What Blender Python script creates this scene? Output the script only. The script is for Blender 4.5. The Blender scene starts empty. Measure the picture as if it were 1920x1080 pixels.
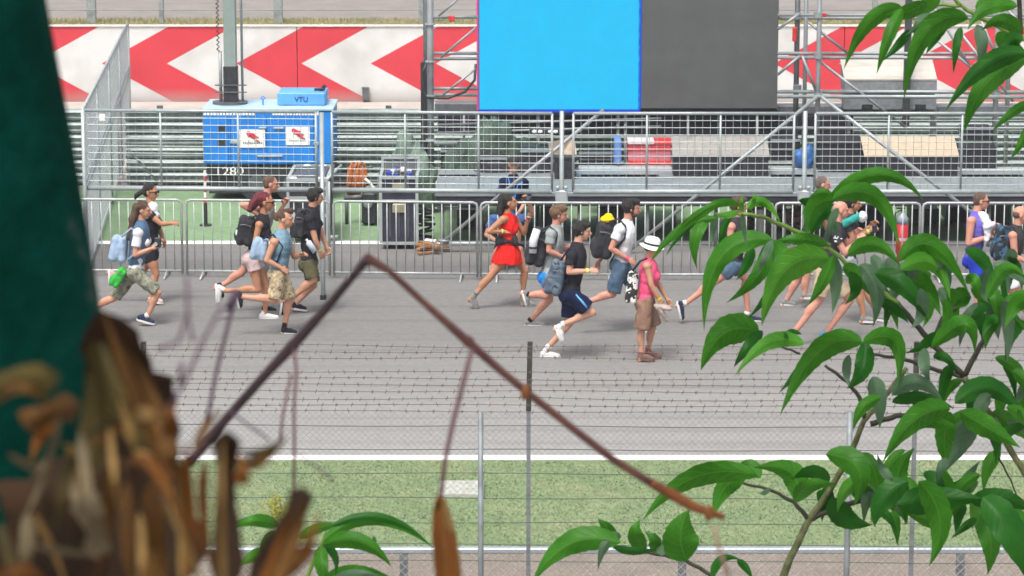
import bpy, math, random
from math import sin, cos, tan, radians, pi, atan, sqrt
from mathutils import Vector, Matrix, noise
import numpy as np
random.seed(7)
C = bpy.context.scene
COL = C.collection

# ------------------------------------------------------------------ camera, world, sun, exposure
H = 7.5; THETA = radians(10.7); F = 5333.33
cam_d = bpy.data.cameras.new('camera'); cam = bpy.data.objects.new('camera', cam_d); COL.objects.link(cam)
cam.location = (0, 0, H); cam.rotation_euler = (radians(90) - THETA, 0, 0)
cam_d.lens = 100; cam_d.sensor_width = 36; cam_d.clip_end = 2000; cam_d.clip_start = 0.05
cam_d.dof.use_dof = True; cam_d.dof.focus_distance = 12.5; cam_d.dof.aperture_fstop = 25
C.camera = cam
W = bpy.data.worlds.new('World'); C.world = W; W.use_nodes = True
nt = W.node_tree; bg = nt.nodes['Background']
sky = nt.nodes.new('ShaderNodeTexSky'); sky.sky_type = 'NISHITA'; sky.sun_disc = False
SUN_EL, SUN_AZ = radians(62), radians(200)
sky.sun_elevation = SUN_EL; sky.sun_rotation = SUN_AZ; sky.dust_density = 5.0; sky.ozone_density = 0.3; sky.air_density = 0.7
hs = nt.nodes.new('ShaderNodeHueSaturation'); hs.inputs['Saturation'].default_value = 0.35
nt.links.new(sky.outputs[0], hs.inputs['Color']); nt.links.new(hs.outputs[0], bg.inputs[0]); bg.inputs[1].default_value = 0.14
sd = bpy.data.lights.new('sun', 'SUN'); sun = bpy.data.objects.new('sun', sd); COL.objects.link(sun)
sd.energy = 1.5; sd.angle = radians(16); sd.color = (1.0, 0.96, 0.90)
sdir = Vector((sin(SUN_AZ) * cos(SUN_EL), cos(SUN_AZ) * cos(SUN_EL), sin(SUN_EL)))
sun.rotation_euler = (-sdir).to_track_quat('-Z', 'Y').to_euler()
C.view_settings.view_transform = 'Standard'; C.view_settings.look = 'None'
EXPO = 0.85
C.view_settings.exposure = EXPO; C.view_settings.gamma = 1.0

# ------------------------------------------------------------------ geometry of the view: pixel of the photo + depth -> point of the place
def ray(px, py):
    x = (px - 960) / F; v = (540 - py) / F
    return Vector((x, cos(THETA) + v * sin(THETA), -sin(THETA) + v * cos(THETA)))
def P(px, py, Y):
    d = ray(px, py); t = Y / d.y
    return Vector((d.x * t, Y, H + d.z * t))
def G(px, py, z=0.0):
    d = ray(px, py); t = (z - H) / d.z
    return Vector((d.x * t, d.y * t, z))

# ------------------------------------------------------------------ materials
def lin(c):
    return tuple((v / 12.92 if v <= 0.04045 else ((v + 0.055) / 1.055) ** 2.4) for v in c)
def newmat(name):
    m = bpy.data.materials.new(name); m.use_nodes = True
    return m, m.node_tree, m.node_tree.nodes['Principled BSDF']
def mat(name, col, rough=0.65, metal=0.0, var=0.18, scale=12.0, bump=0.15, bscale=60.0, spec=0.4, detail=5.0, hue=0.0):
    m, t, b = newmat(name)
    tc = t.nodes.new('ShaderNodeTexCoord')
    n = t.nodes.new('ShaderNodeTexNoise'); n.inputs['Scale'].default_value = scale; n.inputs['Detail'].default_value = detail
    t.links.new(tc.outputs['Object'], n.inputs['Vector'])
    r = t.nodes.new('ShaderNodeValToRGB')
    r.color_ramp.elements[0].position = 0.3; r.color_ramp.elements[1].position = 0.7
    r.color_ramp.elements[0].color = (*[max(0, c * (1 - var)) for c in col], 1)
    r.color_ramp.elements[1].color = (*[min(1, c * (1 + var)) for c in col], 1)
    t.links.new(n.outputs['Fac'], r.inputs['Fac']); t.links.new(r.outputs['Color'], b.inputs['Base Color'])
    b.inputs['Roughness'].default_value = rough; b.inputs['Metallic'].default_value = metal
    b.inputs['Specular IOR Level'].default_value = spec
    if bump > 0:
        n2 = t.nodes.new('ShaderNodeTexNoise'); n2.inputs['Scale'].default_value = bscale; n2.inputs['Detail'].default_value = 4
        t.links.new(tc.outputs['Object'], n2.inputs['Vector'])
        bp = t.nodes.new('ShaderNodeBump'); bp.inputs['Strength'].default_value = bump; bp.inputs['Distance'].default_value = 0.02
        t.links.new(n2.outputs['Fac'], bp.inputs['Height']); t.links.new(bp.outputs[0], b.inputs['Normal'])
    return m
def mat_mix(name, cols, scale=10.0, rough=0.8, stretch=(1, 1, 1), pos=None, bump=0.3, const=True, fine=0.0):
    """blotches of several colours (camouflage, dirt, grass, wood)"""
    m, t, b = newmat(name)
    tc = t.nodes.new('ShaderNodeTexCoord'); mp = t.nodes.new('ShaderNodeMapping'); mp.inputs['Scale'].default_value = stretch
    t.links.new(tc.outputs['Object'], mp.inputs[0])
    n = t.nodes.new('ShaderNodeTexNoise'); n.inputs['Scale'].default_value = scale; n.inputs['Detail'].default_value = 6 if not const else 2
    n.inputs['Roughness'].default_value = 0.65
    t.links.new(mp.outputs[0], n.inputs['Vector'])
    r = t.nodes.new('ShaderNodeValToRGB'); cr = r.color_ramp
    if const: cr.interpolation = 'CONSTANT'
    k = len(cols)
    pos = pos or [0.0] + [0.36 + 0.28 * i / max(1, k - 2) for i in range(k - 1)]
    while len(cr.elements) < k: cr.elements.new(0.5)
    for i in range(k):
        cr.elements[i].position = pos[i]
    for i in range(k): cr.elements[i].color = (*cols[i], 1)
    t.links.new(n.outputs['Fac'], r.inputs['Fac'])
    out = r.outputs['Color']
    n2 = t.nodes.new('ShaderNodeTexNoise'); n2.inputs['Scale'].default_value = scale * 9; n2.inputs['Detail'].default_value = 5
    t.links.new(mp.outputs[0], n2.inputs['Vector'])
    if fine > 0:
        mx = t.nodes.new('ShaderNodeMix'); mx.data_type = 'RGBA'; mx.blend_type = 'OVERLAY'; mx.inputs[0].default_value = fine
        t.links.new(out, mx.inputs[6]); t.links.new(n2.outputs['Fac'], mx.inputs[7]); out = mx.outputs[2]
    t.links.new(out, b.inputs['Base Color']); b.inputs['Roughness'].default_value = rough
    bp = t.nodes.new('ShaderNodeBump'); bp.inputs['Strength'].default_value = bump; bp.inputs['Distance'].default_value = 0.02
    t.links.new(n2.outputs['Fac'], bp.inputs['Height']); t.links.new(bp.outputs[0], b.inputs['Normal'])
    return m
def emit(name, srgb, k=1.0, grid=0.0):
    m, t, b = newmat(name)
    c = [v * k / (2 ** EXPO) for v in lin(srgb)]
    b.inputs['Base Color'].default_value = (0.004, 0.004, 0.004, 1); b.inputs['Roughness'].default_value = 0.9; b.inputs['Specular IOR Level'].default_value = 0.05
    tc = t.nodes.new('ShaderNodeTexCoord'); n = t.nodes.new('ShaderNodeTexNoise'); n.inputs['Scale'].default_value = 3.0; n.inputs['Detail'].default_value = 8
    t.links.new(tc.outputs['Object'], n.inputs['Vector'])
    r = t.nodes.new('ShaderNodeValToRGB'); r.color_ramp.elements[0].position = 0.3; r.color_ramp.elements[1].position = 0.7
    r.color_ramp.elements[0].color = (*[v * 0.94 for v in c], 1); r.color_ramp.elements[1].color = (*c, 1)
    t.links.new(n.outputs['Fac'], r.inputs['Fac']); t.links.new(r.outputs[0], b.inputs['Emission Color']); b.inputs['Emission Strength'].default_value = 1.0
    return m

def M(name, *a, **k):
    if name in bpy.data.materials: return bpy.data.materials[name]
    return mat(name, *a, **k)

STEEL = mat('galvanised_steel', (0.27, 0.30, 0.305), 0.45, 0.35, 0.15, 8, 0.05, 40)
STEEL_D = mat('dull_steel', (0.12, 0.13, 0.135), 0.5, 0.4, 0.25, 6, 0.05, 40)
STEEL_L = mat('light_steel', (0.37, 0.405, 0.41), 0.45, 0.25, 0.1, 8, 0.05, 40)
BLACK = mat('black_plastic', (0.026, 0.027, 0.031), 0.5, 0, 0.3, 8, 0.1)
BLACKF = mat('black_fabric', (0.022, 0.022, 0.027), 0.9, 0, 0.4, 14, 0.3, 90)
WHITE = mat('white_paint', (0.78, 0.78, 0.76), 0.6, 0, 0.06, 6, 0.05)

# ------------------------------------------------------------------ mesh builder
class MB:
    def __init__(s): s.v = []; s.f = []; s.mi = []; s.uv = []
    def add(s, vs, fs, mi=0, uvs=None):
        b = len(s.v); s.v += [tuple(v) for v in vs]; s.f += [tuple(i + b for i in f) for f in fs]; s.mi += [mi] * len(fs)
        s.uv += (uvs if uvs else [(0, 0)] * len(vs))
    def box(s, a, b, mi=0):
        x0, y0, z0 = [min(a[i], b[i]) for i in range(3)]; x1, y1, z1 = [max(a[i], b[i]) for i in range(3)]
        s.add([(x0,y0,z0),(x1,y0,z0),(x1,y1,z0),(x0,y1,z0),(x0,y0,z1),(x1,y0,z1),(x1,y1,z1),(x0,y1,z1)],
              [(0,3,2,1),(4,5,6,7),(0,1,5,4),(1,2,6,5),(2,3,7,6),(3,0,4,7)], mi)
    def bbox_(s, a, b, bev=0.01, mi=0):
        """bevelled box"""
        x0, y0, z0 = [min(a[i], b[i]) for i in range(3)]; x1, y1, z1 = [max(a[i], b[i]) for i in range(3)]
        bev = min(bev, (x1-x0)/3, (y1-y0)/3, (z1-z0)/3)
        rings = []
        for z, o in ((z0, bev), (z0 + bev, 0), (z1 - bev, 0), (z1, bev)):
            rr = []
            for (cx, cy, sx, sy) in ((x0,y0,1,1),(x1,y0,-1,1),(x1,y1,-1,-1),(x0,y1,1,-1)):
                p1 = (cx + sx*(bev+o), cy + sy*o, z); p2 = (cx + sx*o, cy + sy*(bev+o), z)
                rr += ([p2, p1] if sx*sy > 0 else [p1, p2])
            rings.append(rr)
        vs = [p for r in rings for p in r]; n = 8; fs = []
        for k in range(3):
            for i in range(n): fs.append((k*n+i, k*n+(i+1)%n, (k+1)*n+(i+1)%n, (k+1)*n+i))
        fs.append(tuple(reversed(range(n)))); fs.append(tuple(range(3*n, 4*n)))
        s.add(vs, fs, mi)
    def tube(s, pts, r, n=8, mi=0, cap=True, flat=None):
        pts = [Vector(p) for p in pts]; m = len(pts)
        rs = r if isinstance(r, (list, tuple)) else [r] * m
        vs = []; fs = []; ref = None
        for i, p in enumerate(pts):
            d = (pts[min(i+1, m-1)] - pts[max(i-1, 0)]).normalized()
            if ref is None: ref = Vector((0,0,1)) if abs(d.z) < 0.9 else Vector((0,1,0))
            a = d.cross(ref)
            if a.length < 1e-5: a = d.cross(Vector((1,0,0)))
            a.normalize(); b = a.cross(d).normalized(); ref = b
            for k in range(n):
                t = 2*pi*k/n + (pi/n if n == 4 else 0)
                vs.append(p + a*cos(t)*rs[i] + b*sin(t)*rs[i]*(flat or 1))
        for i in range(m-1):
            for k in range(n): fs.append((i*n+k, i*n+(k+1)%n, (i+1)*n+(k+1)%n, (i+1)*n+k))
        if cap: fs.append(tuple(reversed(range(n)))); fs.append(tuple(range((m-1)*n, m*n)))
        s.add(vs, fs, mi)
    def cyl(s, a, b, r, n=12, mi=0): s.tube([a, b], r, n, mi)
    def ell(s, c, ax, n=12, mi=0):
        """ellipsoid, ax = three axis vectors"""
        c = Vector(c); ax = [Vector(a) for a in ax]; vs = []; fs = []; m = max(4, n*2//3)
        for j in range(1, m):
            ph = pi*j/m
            for i in range(n):
                t = 2*pi*i/n
                vs.append(c + ax[0]*sin(ph)*cos(t) + ax[1]*sin(ph)*sin(t) + ax[2]*cos(ph))
        vs += [c + ax[2], c - ax[2]]; top = len(vs)-2
        for j in range(m-2):
            for i in range(n): fs.append((j*n+i, (j+1)*n+i, (j+1)*n+(i+1)%n, j*n+(i+1)%n))
        for i in range(n):
            fs.append((top, i, (i+1)%n)); fs.append((top+1, (m-2)*n+(i+1)%n, (m-2)*n+i))
        s.add(vs, fs, mi)
    def sph(s, c, r, n=10, mi=0): s.ell(c, [(r,0,0),(0,r,0),(0,0,r)], n, mi)
    def mesh(s, name, mats, origin=(0,0,0), smooth=False, uv=False):
        me = bpy.data.meshes.new(name); o = Vector(origin)
        me.from_pydata([(v[0]-o.x, v[1]-o.y, v[2]-o.z) for v in s.v], [], s.f)
        mats = mats if isinstance(mats, (list, tuple)) else [mats]
        for m_ in mats: me.materials.append(m_)
        if len(mats) > 1: me.polygons.foreach_set('material_index', s.mi)
        if smooth: me.polygons.foreach_set('use_smooth', [True]*len(s.f))
        if uv:
            l = me.uv_layers.new(name='uv'); vi = np.empty(len(me.loops), dtype=np.int32); me.loops.foreach_get('vertex_index', vi)
            a = np.array(s.uv, dtype=np.float32)[vi]; l.data.foreach_set('uv', a.ravel())
        me.update()
        return me
    def build(s, name, mats, parent=None, smooth=False, origin=None, uv=False):
        if origin is None:
            if parent is not None: origin = root_loc(parent)
            else:
                a = np.array(s.v); origin = ((a[:,0].min()+a[:,0].max())/2, (a[:,1].min()+a[:,1].max())/2, a[:,2].min())
        ob = bpy.data.objects.new(name, s.mesh(name, mats, origin, smooth, uv)); COL.objects.link(ob)
        if parent is not None: ob.parent = parent
        else: ob.location = origin
        return ob
def root_loc(o):
    while o.parent is not None: o = o.parent
    return Vector(o.location)
def tag(o, label=None, cat=None, group=None, kind=None):
    if label: o['label'] = label
    if cat: o['category'] = cat
    if group: o['group'] = group
    if kind: o['kind'] = kind
    return o
def thing(name, label, cat, loc, group=None):
    o = bpy.data.objects.new(name, None); COL.objects.link(o); o.location = loc; o.empty_display_size = 0.1
    return tag(o, label, cat, group)
def copy_tree(o, parent=None):
    c = o.copy(); COL.objects.link(c); c.parent = parent
    for ch in list(o.children):
        copy_tree(ch, c)
    return c
def text_mesh(txt, size, mtl, loc, name, parent, ext=0.004, rot=(pi/2, 0, 0), sx=1.0):
    cu = bpy.data.curves.new('t', 'FONT'); cu.body = txt; cu.size = size; cu.extrude = ext; cu.align_x = 'CENTER'; cu.align_y = 'CENTER'
    ob = bpy.data.objects.new('t', cu); COL.objects.link(ob)
    dg = bpy.context.evaluated_depsgraph_get(); me = bpy.data.meshes.new_from_object(ob.evaluated_get(dg))
    bpy.data.objects.remove(ob); me.name = name
    from mathutils import Euler
    me.transform(Matrix.Translation(Vector(loc) - root_loc(parent)) @ Euler(rot).to_matrix().to_4x4() @ Matrix.Diagonal((sx, 1, 1, 1)))
    me.materials.clear(); me.materials.append(mtl)
    o = bpy.data.objects.new(name, me); COL.objects.link(o); o.parent = parent
    return o

# blob: union of primitives remeshed to one continuous skin
def blob(name, prims, mtl, parent, voxel=0.009, smooth=2, amp=0.0, nsc=9.0, seed=0, aniso=(1,1,1), taubin=False):
    mb = MB()
    for p in prims:
        if p[0] == 'cap':
            _, a, b, ra, rb = p; a = Vector(a); b = Vector(b); d = b - a
            if d.length < 1e-4: mb.sph(a, max(ra, rb), 12); continue
            dn = d.normalized(); pts = []; rr = []
            for k in range(5):
                t = (k+0.15)/5*pi/2; pts.append(a - dn*ra*cos(t)); rr.append(ra*sin(t))
            pts.append(a); rr.append(ra); pts.append(b); rr.append(rb)
            for k in range(4, -1, -1):
                t = (k+0.15)/5*pi/2; pts.append(b + dn*rb*cos(t)); rr.append(rb*sin(t))
            mb.tube(pts, rr, 14)
        elif p[0] == 'cone': mb.tube([p[1], p[2]], [p[3], p[4]], 18)
        elif p[0] == 'ell': mb.ell(p[1], p[2], 16)
        elif p[0] == 'tube': mb.tube(p[1], p[2], 10)
    me = mb.mesh('tmp', mtl, root_loc(parent))
    ob = bpy.data.objects.new('tmp', me); COL.objects.link(ob)
    rm = ob.modifiers.new('r', 'REMESH'); rm.mode = 'VOXEL'; rm.voxel_size = voxel; rm.use_smooth_shade = True
    if smooth:
        sm = ob.modifiers.new('s', 'SMOOTH'); sm.factor = 0.5; sm.iterations = smooth
    dg = bpy.context.evaluated_depsgraph_get(); out = bpy.data.meshes.new_from_object(ob.evaluated_get(dg))
    bpy.data.objects.remove(ob); bpy.data.meshes.remove(me)
    out.name = name
    if amp > 0:
        co = np.empty(len(out.vertices)*3, dtype=np.float32); out.vertices.foreach_get('co', co); co = co.reshape(-1, 3)
        nr = np.empty(len(out.vertices)*3, dtype=np.float32); out.vertices.foreach_get('normal', nr); nr = nr.reshape(-1, 3)
        off = Vector((seed*3.1, seed*1.7, seed*0.9))
        d = np.array([noise.noise(Vector((c[0]*nsc*aniso[0], c[1]*nsc*aniso[1], c[2]*nsc*aniso[2])) + off) +
                      0.5*noise.noise(Vector((c[0]*nsc*2.3*aniso[0], c[1]*nsc*2.3*aniso[1], c[2]*nsc*2.3*aniso[2])) - off) for c in co], dtype=np.float32)
        co = co + nr * (d*amp)[:, None]; out.vertices.foreach_set('co', co.ravel())
    if not out.materials: out.materials.append(mtl)
    out.polygons.foreach_set('use_smooth', [True]*len(out.polygons)); out.update()
    o = bpy.data.objects.new(name, out); COL.objects.link(o); o.parent = parent
    return o

# ================================================================== THE GROUND AND ITS SURFACES
ASPHALT = None
def asphalt_mat():
    m, t, b = newmat('asphalt')
    tc = t.nodes.new('ShaderNodeTexCoord'); geo = t.nodes.new('ShaderNodeNewGeometry')
    n = t.nodes.new('ShaderNodeTexNoise'); n.inputs['Scale'].default_value = 38; n.inputs['Detail'].default_value = 8; n.inputs['Roughness'].default_value = 0.8
    n2 = t.nodes.new('ShaderNodeTexNoise'); n2.inputs['Scale'].default_value = 0.7; n2.inputs['Detail'].default_value = 4
    mp = t.nodes.new('ShaderNodeMapping'); mp.inputs['Scale'].default_value = (0.25, 1.6, 1)
    t.links.new(geo.outputs['Position'], n.inputs['Vector']); t.links.new(geo.outputs['Position'], mp.inputs[0]); t.links.new(mp.outputs[0], n2.inputs['Vector'])
    # worn racing line: the far half of the track is darker with rubber, the near edge pale
    sp = t.nodes.new('ShaderNodeSeparateXYZ'); t.links.new(geo.outputs['Position'], sp.inputs[0])
    mr = t.nodes.new('ShaderNodeMapRange'); mr.inputs[1].default_value = 29.5; mr.inputs[2].default_value = 38; t.links.new(sp.outputs['Y'], mr.inputs[0])
    ad = t.nodes.new('ShaderNodeMath'); ad.operation = 'MULTIPLY_ADD'; ad.inputs[1].default_value = 0.35
    t.links.new(n2.outputs['Fac'], ad.inputs[0]); t.links.new(mr.outputs[0], ad.inputs[2])
    r = t.nodes.new('ShaderNodeValToRGB'); r.color_ramp.elements[0].color = (0.278, 0.271, 0.260, 1); r.color_ramp.elements[1].color = (0.172, 0.167, 0.160, 1)
    r.color_ramp.elements[0].position = 0.1; r.color_ramp.elements[1].position = 1.1 if False else 1.0
    t.links.new(ad.outputs[0], r.inputs[0])
    mx = t.nodes.new('ShaderNodeMix'); mx.data_type = 'RGBA'; mx.blend_type = 'OVERLAY'; mx.inputs[0].default_value = 0.42
    t.links.new(r.outputs[0], mx.inputs[6]); t.links.new(n.outputs['Fac'], mx.inputs[7]); t.links.new(mx.outputs[2], b.inputs['Base Color'])
    # tyre streaks along the track and tar-filled joints
    n3 = t.nodes.new('ShaderNodeTexNoise'); n3.inputs['Scale'].default_value = 1.0; n3.inputs['Detail'].default_value = 6; mp3 = t.nodes.new('ShaderNodeMapping'); mp3.inputs['Scale'].default_value = (0.06, 3.2, 1)
    t.links.new(geo.outputs['Position'], mp3.inputs[0]); t.links.new(mp3.outputs[0], n3.inputs['Vector'])
    r3 = t.nodes.new('ShaderNodeValToRGB'); r3.color_ramp.elements[0].position = 0.52; r3.color_ramp.elements[1].position = 0.72; r3.color_ramp.elements[0].color = (1, 1, 1, 1); r3.color_ramp.elements[1].color = (0.78, 0.77, 0.77, 1)
    t.links.new(n3.outputs['Fac'], r3.inputs[0]); m3 = t.nodes.new('ShaderNodeMix'); m3.data_type = 'RGBA'; m3.blend_type = 'MULTIPLY'; m3.inputs[0].default_value = 1.0
    t.links.new(mx.outputs[2], m3.inputs[6]); t.links.new(r3.outputs[0], m3.inputs[7])
    n4 = t.nodes.new('ShaderNodeTexNoise'); n4.inputs['Scale'].default_value = 9.0; n4.inputs['Detail'].default_value = 8; n4.inputs['Roughness'].default_value = 0.75; t.links.new(geo.outputs['Position'], n4.inputs['Vector'])
    m4 = t.nodes.new('ShaderNodeMix'); m4.data_type = 'RGBA'; m4.blend_type = 'OVERLAY'; m4.inputs[0].default_value = 0.38; t.links.new(m3.outputs[2], m4.inputs[6]); t.links.new(n4.outputs['Fac'], m4.inputs[7]); t.links.new(m4.outputs[2], b.inputs['Base Color'])
    b.inputs['Roughness'].default_value = 0.85; b.inputs['Specular IOR Level'].default_value = 0.25
    bp = t.nodes.new('ShaderNodeBump'); bp.inputs['Strength'].default_value = 0.4; bp.inputs['Distance'].default_value = 0.01
    t.links.new(n.outputs['Fac'], bp.inputs['Height']); t.links.new(bp.outputs[0], b.inputs['Normal'])
    return m
ASPHALT = asphalt_mat()
def sheet(name, x0, x1, y0, y1, z, m, nx=1, ny=1):
    mb = MB(); vs = []; fs = []
    for j in range(ny+1):
        for i in range(nx+1): vs.append((x0+(x1-x0)*i/nx, y0+(y1-y0)*j/ny, z))
    for j in range(ny):
        for i in range(nx): a = j*(nx+1)+i; fs.append((a, a+1, a+nx+2, a+nx+1))
    mb.add(vs, fs); o = mb.build(name, m, origin=((x0+x1)/2, (y0+y1)/2, z)); return tag(o, kind='structure')
DIRT = mat_mix('dirt', [(0.13, 0.105, 0.08), (0.19, 0.155, 0.12), (0.25, 0.205, 0.165)], 2.5, 0.95, pos=[0.2, 0.5, 0.8], const=False, fine=0.5)
sheet('ground', -900, 900, -300, 1500, 0.0, mat('far_ground', (0.22, 0.20, 0.18), 0.9, 0, 0.2, 0.6, 0.2, 20))
Yg0 = G(960, 1028).y; YgA = G(960, 864).y; YwA = G(960, 855).y
Yw1 = G(960, 459).y; Yw2 = G(960, 453).y; Ygr = G(960, 357).y
sheet('dirt_path', -60, 60, 14, Yg0, 0.004, DIRT)
GRASSB = mat_mix('turf', [(0.11, 0.16, 0.065), (0.15, 0.215, 0.092), (0.19, 0.24, 0.11), (0.29, 0.27, 0.16)], 1.6, 0.95, pos=[0.25, 0.45, 0.62, 0.78], const=False, fine=0.6)
sheet('grass_verge', -60, 60, Yg0, YgA, 0.008, GRASSB)
LINE = mat('line_paint', (0.80, 0.79, 0.78), 0.7, 0, 0.08, 5, 0.2, 80)
sheet('track', -120, 120, YgA, Ygr, 0.004, ASPHALT)
sheet('track_line', -120, 120, YgA, YwA, 0.010, LINE)
sheet('far_track_line', -120, 120, Yw1, Yw2, 0.012, LINE)
GREENP = mat_mix('green_painted_tarmac', [(0.125, 0.205, 0.10), (0.165, 0.26, 0.135), (0.20, 0.285, 0.16)], 1.2, 0.9, pos=[0.25, 0.5, 0.75], const=False, fine=0.35)
sheet('painted_run_off', -120, 120, Yw2, 48.9, 0.008, GREENP)
LEDGE = mat('pale_concrete', (0.40, 0.365, 0.33), 0.9, 0, 0.12, 2, 0.2, 30)
sheet('service_road', -150, 150, 49.9, 61.4, 0.006, LEDGE)

# short grass in the verge, far too many blades to count
def grass_field(name, x0, x1, y0, y1, z, n, h, mats, seed):
    rng = np.random.default_rng(seed)
    x = rng.uniform(x0, x1, n); y = rng.uniform(y0, y1, n); a = rng.uniform(0, pi, n); hh = h*rng.uniform(0.5, 1.3, n); w = rng.uniform(0.004, 0.009, n)
    lx = rng.normal(0, 0.02, n); ly = rng.normal(0, 0.02, n)
    v = np.zeros((n, 3, 3)); v[:,0] = np.stack([x-w*np.cos(a), y-w*np.sin(a), np.full(n, z)], 1); v[:,1] = np.stack([x+w*np.cos(a), y+w*np.sin(a), np.full(n, z)], 1)
    v[:,2] = np.stack([x+lx, y+ly, z+hh], 1)
    me = bpy.data.meshes.new(name); me.vertices.add(3*n); me.vertices.foreach_set('co', v.ravel())
    me.loops.add(3*n); me.loops.foreach_set('vertex_index', np.arange(3*n)); me.polygons.add(n); me.polygons.foreach_set('loop_start', np.arange(0, 3*n, 3))
    me.polygons.foreach_set('loop_total', np.full(n, 3, dtype=np.int32))
    for m_ in mats: me.materials.append(m_)
    patch = np.array([noise.noise(Vector((x[i]*0.9, y[i]*1.4, seed))) for i in range(n)])
    me.polygons.foreach_set('material_index', np.clip(((patch+0.35+rng.normal(0, 0.18, n))*len(mats)/0.9).astype(np.int32), 0, len(mats)-1))
    me.update(calc_edges=True); me.validate()
    o = bpy.data.objects.new(name, me); COL.objects.link(o); return tag(o, kind='stuff')
GB = [M('blade_a', (0.115, 0.182, 0.070), 0.8, var=0.3), M('blade_b', (0.150, 0.222, 0.090), 0.8, var=0.3), M('blade_c', (0.185, 0.250, 0.108), 0.8, var=0.3), M('blade_d', (0.30, 0.29, 0.16), 0.9, var=0.3)]
g = grass_field('grass', -6.5, 6.5, Yg0, YgA-0.03, 0.006, 60000, 0.022, [GB[0], GB[1], GB[2], GB[1], GB[2], GB[1], GB[3]], 3)
tag(g, 'short mown green grass of the verge with dry patches', 'grass')

# raised bank with dry grass and the far road behind the chevron wall
mb = MB(); mb.box((-150, 61.7, 0), (150, 1200, 1.58)); tag(mb.build('embankment', mat('far_road_tarmac', (0.215, 0.195, 0.18), 0.9, 0, 0.12, 1.5, 0.2, 20)), kind='structure')
sheet('bank_verge', -150, 150, 61.72, 63.7, 1.584, mat_mix('dry_turf', [(0.20, 0.17, 0.09), (0.33, 0.27, 0.14), (0.16, 0.19, 0.07)], 1.5, 0.95, pos=[0.25, 0.5, 0.72], const=False, fine=0.5))
g = grass_field('dry_grass', -13, 13, 61.75, 63.6, 1.585, 26000, 0.09, [GB[3], M('blade_e', (0.40, 0.33, 0.17), 0.9, var=0.3), M('blade_f', (0.20, 0.21, 0.08), 0.9, var=0.3), GB[3], M('blade_f', (0.2, 0.21, 0.08))], 5)
tag(g, 'dry yellow grass growing along the top of the chevron wall', 'grass')

# ------------------------------------------------------------------ chevron wall
def chevron_mat():
    m, t, b = newmat('chevron_paint')
    Yw = 61.5; k = ray(960, 120); tip = P(695, 120, Yw).x; per = P(947, 120, Yw).x - tip; red = 0.485; zc = P(960, 119, Yw).z
    sl = 1.83
    geo = t.nodes.new('ShaderNodeNewGeometry'); sp = t.nodes.new('ShaderNodeSeparateXYZ'); t.links.new(geo.outputs['Position'], sp.inputs[0])
    def mth(op, a, bb=None, c=None):
        n = t.nodes.new('ShaderNodeMath'); n.operation = op
        for i, q in enumerate((a, bb, c)):
            if q is None: continue
            if isinstance(q, (int, float)): n.inputs[i].default_value = q
            else: t.links.new(q, n.inputs[i])
        return n.outputs[0]
    az = mth('ABSOLUTE', mth('SUBTRACT', sp.outputs['Z'], zc))
    u = mth('SUBTRACT', mth('SUBTRACT', sp.outputs['X'], tip - per*40), mth('MULTIPLY', az, sl))
    fr = mth('FRACT', mth('DIVIDE', u, per))
    isr = mth('LESS_THAN', fr, red)
    n = t.nodes.new('ShaderNodeTexNoise'); n.inputs['Scale'].default_value = 1.3; n.inputs['Detail'].default_value = 9; t.links.new(geo.outputs['Position'], n.inputs['Vector'])
    def ramp(c0, c1):
        r = t.nodes.new('ShaderNodeValToRGB'); r.color_ramp.elements[0].position = 0.3; r.color_ramp.elements[1].position = 0.6
        r.color_ramp.elements[0].color = (*c0, 1); r.color_ramp.elements[1].color = (*c1, 1); t.links.new(n.outputs['Fac'], r.inputs[0]); return r.outputs[0]
    mx = t.nodes.new('ShaderNodeMix'); mx.data_type = 'RGBA'; t.links.new(isr, mx.inputs[0])
    t.links.new(ramp((0.45, 0.445, 0.43), (0.58, 0.58, 0.57)), mx.inputs[6]); t.links.new(ramp((0.45, 0.024, 0.036), (0.54, 0.030, 0.046)), mx.inputs[7])
    # splash dirt along the foot
    dz = t.nodes.new('ShaderNodeMapRange'); dz.inputs[1].default_value = 0.0; dz.inputs[2].default_value = 0.30; t.links.new(sp.outputs['Z'], dz.inputs[0])
    dm = mth('MULTIPLY', mth('SUBTRACT', 1.0, dz.outputs[0]), mth('MULTIPLY', n.outputs['Fac'], 1.3))
    m2 = t.nodes.new('ShaderNodeMix'); m2.data_type = 'RGBA'; t.links.new(dm, m2.inputs[0]); t.links.new(mx.outputs[2], m2.inputs[6]); m2.inputs[7].default_value = (0.30, 0.26, 0.23, 1)
    t.links.new(m2.outputs[2], b.inputs['Base Color']); b.inputs['Roughness'].default_value = 0.7
    return m
wl = thing('concrete_wall', 'long concrete wall painted with red and white arrow chevrons', 'wall', (0, 61.5, 0))
mb = MB(); xs = [P(557 + 1026*k, 100, 61.5).x for k in range(-4, 6)]
for a, b_ in zip(xs[:-1], xs[1:]):
    mb.box((a+0.008, 61.5, 0), (b_-0.008, 61.7, 1.63))
mb.build('wall_panels', chevron_mat(), wl)
mb = MB(); mb.bbox_((xs[0], 61.47, 1.63), (xs[-1], 61.72, 1.66), 0.008); mb.build('coping', mat('coping_concrete', (0.55, 0.52, 0.48), 0.8), wl)
mb = MB(); p = P(685, 175, 61.4); mb.box((p.x-0.06, 61.33, p.z-0.14), (p.x+0.06, 61.5, p.z+0.12)); mb.box((p.x-0.075, 61.32, p.z+0.11), (p.x+0.075, 61.5, p.z+0.13)); mb.build('drain_box', STEEL_D, wl)

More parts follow.
